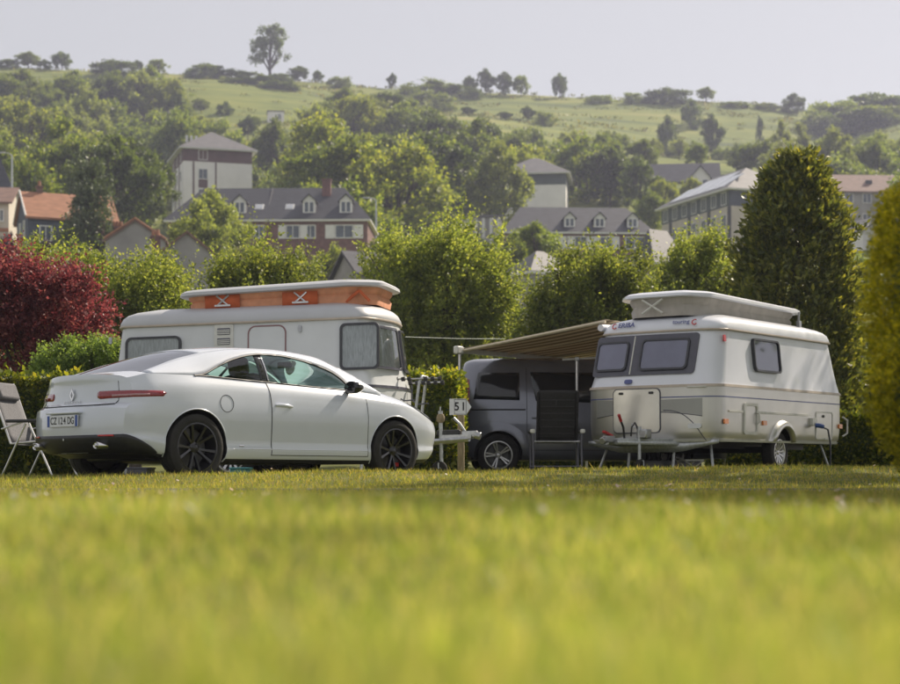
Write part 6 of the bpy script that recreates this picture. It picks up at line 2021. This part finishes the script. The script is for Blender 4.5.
proto('spruce', 'spruce', [(0, 0, .06 + .105 * k, .46 * (1 - k / 9.2), .46 * (1 - k / 9.2), .05) for k in range(9)] + [(.02, 0, .94, .04, .04, .08)], 2600, 8, .035, 61, .03, .07, -.25, clump=.045, tuft=9)
proto('purple', 'purple', blob(6, .5), 1000, 8, .05, 62)

HILL_N = 0
W = 'in the wood'
B = 'in the belt'
LAB = {
 'broad_dark': ('broad_tree', 'dark green broadleaf tree', 'tree'), 'broad_mid': ('broad_tree', 'mid green round crowned tree', 'tree'),
 'broad_mid2': ('broad_tree', 'mid green rugged crowned tree', 'tree'), 'broad_pale': ('broad_tree', 'pale olive green tree', 'tree'),
 'broad_lime': ('broad_tree', 'bright yellow green tree', 'tree'), 'bush': ('hill_bush', 'low rounded green bush', 'bush'),
 'bush_dark': ('hill_bush', 'low dark bush', 'bush'), 'columnar': ('columnar_tree', 'slim dark columnar tree', 'tree'), 'poplar': ('poplar_tree', 'tall pale feathery tree', 'tree'),
 'crest_elm': ('crest_tree', 'tall lone tree with open crown', 'tree'), 'spruce': ('spruce_tree', 'drooping grey green spruce', 'tree'), 'purple': ('purple_tree', 'dark purple leaved tree', 'tree')}
def zone(px, Y):
    t = 'just under the meadow' if Y > 345 else ('close behind the houses' if Y < 232 else 'half way up the slope')
    for lim, w in ((85, 'above the orange roofed house'), (260, 'around the tall white block'), (420, 'above the long brick house'), (520, 'between the two white blocks'), (640, 'above the long slate roofed house'), (780, 'above the bright sheeted roof')):
        if px < lim: return t + ', ' + w
    return t + ', above the red brown roof'
def hill_tree(px, top, wpx, Y, key, where, group, rng=random):
    if where == W: where = zone(px, Y)
    if where == B:
        where = 'in the belt ' + ('behind the red shrub' if px < 110 else 'behind the cream caravan' if px < 420 else 'behind the awning and van' if px < 600 else 'behind the silver caravan' if px < 740 else 'behind the tall conifer')
    global HILL_N
    k = Y / FPX
    x = (px - CXP) * k
    g = gz(x, Y)
    h = (HYP - top) * k - g
    sink = .14 if Y > 486 and key.startswith('broad') else (.22 if key.startswith('bush') else .04)
    if h < .8: h = .8
    nm, lab, cat = LAB[key]
    root = thing(nm, lab + ' ' + where, cat, (x, Y, g - sink * h), rng.uniform(0, 6.28), group)
    w = wpx * k
    root.scale = (w, w, h * (1 + sink))
    tr, cr = PROTO[key]
    link(bpy.data.objects.new('trunk', tr), root)
    link(bpy.data.objects.new('crown', cr), root)
    HILL_N += 1
    return root

# the crest against the sky
C = 'on the hill crest against the sky'
hill_tree(270, 27, 46, 497, 'crest_elm', C, None)
for px, top, w, key in ((28, 52, 22, 'broad_mid'), (62, 53, 19, 'broad_dark'), (8, 60, 18, 'bush_dark'), (45, 60, 10, 'bush_dark'), (136, 61, 13, 'broad_dark'), (158, 59, 16, 'broad_mid'),
                        (298, 67, 20, 'broad_dark'), (318, 71, 10, 'broad_dark'), (392, 74, 9, 'broad_dark'), (470, 77, 14, 'broad_dark'), (486, 70, 15, 'broad_dark'), (504, 73, 16, 'broad_dark'),
                        (521, 75, 15, 'broad_mid'), (560, 75, 15, 'broad_dark'), (706, 87, 16, 'broad_mid')):
    hill_tree(px, top, w * 1.35, 499, key, C, 'trees on the hill crest')
for px, top, w, key in ((115, 61, 48, 'bush_dark'), (205, 65, 40, 'bush_dark'), (232, 70, 34, 'bush_dark'), (255, 72, 20, 'bush'), (280, 74, 26, 'bush_dark'), (340, 76, 24, 'bush'), (425, 82, 50, 'bush'),
                        (634, 93, 22, 'bush'), (655, 92, 16, 'bush'), (668, 89, 46, 'bush_dark'), (793, 95, 24, 'bush_dark'), (765, 104, 26, 'bush'), (735, 103, 30, 'bush'), (600, 95, 26, 'bush'), (460, 86, 40, 'bush_dark')):
    hill_tree(px, top, w, 488, key, 'along the hill crest', 'bushes along the hill crest')
# the overgrown knoll on the right and bushes in the meadow
for px, top, w, Y, key in ((870, 96, 80, 480, 'bush_dark'), (840, 101, 60, 470, 'bush'), (900, 98, 60, 478, 'bush_dark'), (885, 108, 70, 455, 'bush'), (850, 112, 60, 455, 'bush_dark'), (820, 110, 40, 460, 'bush')):
    hill_tree(px, top, w, Y, key, 'covering the knoll by the meadow', 'bushes covering the knoll')
for px, top, w, Y, key in ((692, 101, 22, 450, 'bush_dark'), (430, 91, 42, 462, 'bush'), (255, 80, 46, 470, 'bush_dark'), (235, 82, 30, 466, 'bush_dark'), (280, 83, 40, 462, 'bush_dark'), (468, 107, 18, 425, 'broad_dark'), (505, 112, 18, 415, 'broad_dark'), (528, 107, 18, 420, 'broad_dark'),
                           (545, 112, 22, 415, 'bush'), (760, 119, 16, 400, 'columnar'), (712, 116, 26, 395, 'broad_dark'), (668, 118, 22, 398, 'bush_dark'), (200, 98, 18, 420, 'bush'), (225, 102, 16, 415, 'bush_dark')):
    hill_tree(px, top, w, Y, key, 'dotted over the hill meadow', 'bushes dotted over the meadow')
# the woods below the meadow
for px, top, w, Y, key in (
    (20, 70, 70, 405, 'broad_mid'), (70, 74, 62, 400, 'broad_mid2'), (110, 76, 55, 400, 'broad_dark'), (150, 66, 60, 408, 'broad_mid'), (172, 76, 40, 400, 'broad_lime'),
    (320, 113, 118, 238, 'broad_lime'), (275, 118, 60, 300, 'broad_mid'), (345, 88, 46, 385, 'broad_mid'), (385, 95, 62, 375, 'broad_dark'), (415, 102, 56, 360, 'broad_mid2'), (450, 118, 74, 310, 'broad_mid'),
    (480, 122, 60, 305, 'broad_dark'), (498, 148, 78, 226, 'broad_pale'), (462, 158, 62, 235, 'broad_mid'), (392, 146, 66, 232, 'broad_mid2'), (430, 166, 60, 225, 'broad_mid'), (365, 160, 60, 228, 'broad_dark'),
    (610, 150, 66, 270, 'broad_dark'), (640, 160, 50, 260, 'broad_dark'), (590, 152, 50, 285, 'broad_mid'), (30, 100, 92, 310, 'broad_lime'), (10, 150, 80, 225, 'broad_lime'), (60, 140, 66, 235, 'broad_mid'), (125, 142, 96, 200, 'broad_dark'),
    (150, 158, 60, 192, 'broad_dark'), (85, 92, 56, 355, 'broad_pale'), (180, 108, 60, 300, 'broad_mid'), (780, 125, 34, 330, 'poplar'), (800, 128, 36, 325, 'poplar'), (832, 132, 52, 300, 'broad_pale'), (850, 150, 40, 262, 'poplar'), (872, 140, 48, 280, 'broad_mid'),
    (905, 135, 50, 300, 'broad_pale'), (760, 140, 50, 300, 'broad_mid'), (690, 176, 26, 262, 'broad_lime'), (665, 178, 34, 255, 'broad_lime'), (650, 190, 40, 230, 'broad_mid'), (790, 150, 60, 270, 'broad_dark')):
    hill_tree(px, top, w, Y, key, W, 'trees of the hillside wood')

_bound = pchip([-120, 0, 60, 150, 175, 186, 200, 240, 265, 300, 335, 380, 430, 460, 520, 600, 640, 690, 740, 790, 850, 900, 1000], [70, 70, 74, 70, 78, 100, 114, 112, 114, 112, 94, 98, 108, 124, 127, 130, 136, 138, 142, 136, 132, 134, 134])
BOX = [(163, 126, 256, 208, 250), (180, 188, 376, 248, 164), (520, 158, 572, 212, 262), (508, 206, 648, 252, 178), (656, 165, 778, 242, 200), (640, 158, 724, 190, 295), (822, 177, 892, 240, 232), (0, 186, 82, 242, 130), (264, 110, 286, 128, 420), (464, 220, 492, 240, 185)]
rg_ = random.Random(77)
keys = ['broad_mid', 'broad_mid', 'broad_mid2', 'broad_dark', 'broad_pale', 'broad_lime', 'broad_lime', 'bush']
for Y in (185, 205, 228, 252, 280, 310, 340, 368, 394):
    px = -70.0
    while px < 970:
        step = 8.2 * FPX / Y
        px += step * rg_.uniform(.75, 1.25)
        yy = Y + rg_.uniform(-9, 9)
        k = yy / FPX
        g = gz((px - CXP) * k, yy)
        h = rg_.uniform(7.5, 14)
        top = HYP - (g + h) / k
        b = float(_bound(px)) + rg_.uniform(0, 6)
        if top < b: top = b
        if (HYP - top) * k - g < 2.5: continue
        w = rg_.uniform(.9, 1.3) * ((HYP - top) * k - g) / k
        base = HYP - g / k
        bad = False
        for (x0, y0, x1, y1, hy) in BOX:
            if yy < hy + 6 and px + w * .42 > x0 and px - w * .42 < x1 and top < y1 - 6 and base > y0: bad = True
        if bad: continue
        kk = rg_.choice(keys)
        if 80 < px < 172 and yy < 245: kk = 'broad_dark'
        hill_tree(px, top, w, yy, kk, W, 'trees of the hillside wood', rg_)

# gardens between the houses
G = 'in the gardens between the houses'
for px, top, w, Y, key, extra in ((213, 196, 92, 143, 'broad_pale', 'before the long brick house'), (205, 220, 84, 128, 'broad_pale', 'above the blank grey gable'), (92, 162, 128, 124, 'spruce', 'before the orange roofed house'), (40, 236, 44, 110, 'purple', 'below the orange roofed house'), (10, 232, 34, 112, 'purple', 'below the cream house'),
                           (535, 222, 64, 150, 'broad_mid', 'before the long slate roofed house'), (512, 236, 40, 140, 'broad_mid2', 'beside the small pyramid roof'), (335, 250, 60, 120, 'broad_pale', 'below the brick house windows'), (300, 256, 50, 112, 'broad_pale', 'behind the round yellow green tree'), (150, 262, 60, 90, 'broad_mid', 'below the grey gables'),
                           (385, 240, 70, 130, 'broad_mid', 'beside the slate cottage roof'), (470, 236, 60, 150, 'broad_dark', 'below the white shed'), (620, 262, 60, 100, 'broad_mid', 'behind the awning trees'), (690, 236, 56, 140, 'broad_lime', 'before the long terrace block'), (720, 250, 50, 110, 'broad_mid', 'beside the tall conifer'),
                           (850, 250, 60, 110, 'broad_mid', 'right of the tall conifer'), (890, 240, 60, 130, 'broad_mid2', 'behind the golden shrub'), (60, 250, 60, 90, 'broad_mid', 'behind the red shrub'), (-10, 245, 60, 95, 'broad_lime', 'left of the red shrub'), (570, 268, 60, 90, 'broad_mid2', 'below the small pyramid roof'), (640, 285, 50, 70, 'broad_mid', 'between the two maples')):
    hill_tree(px, top, w, Y, key, extra, 'garden trees')
# a dark belt of shrubs right behind the row of maples closes the view at ground level
for i in range(26):
    px = -40 + i * 39 + rg_.uniform(-8, 8)
    hill_tree(px, 330 + rg_.uniform(-25, 25), 75, rg_.uniform(50, 60), rg_.choice(['broad_dark', 'bush_dark', 'broad_mid']), B, 'shrub belt behind the pitches', rg_)

# ------------------------------------------------------------------ the air
def haze():
    m, nt, out = nodes('haze_air')
    v = nt.nodes.new('ShaderNodeVolumePrincipled')
    v.inputs['Color'].default_value = (.72, .76, 1.0, 1)
    v.inputs['Density'].default_value = HAZE
    v.inputs['Anisotropy'].default_value = .35
    nt.links.new(v.outputs[0], out.inputs['Volume'])
    o = MB().box((0, 440, 56), (1240, 960, 240)).build('haze', m, None, 30)
    tag(o, 'pale evening haze lying over the slope and the houses', 'haze', kind='stuff')
HAZE = .00042
haze()
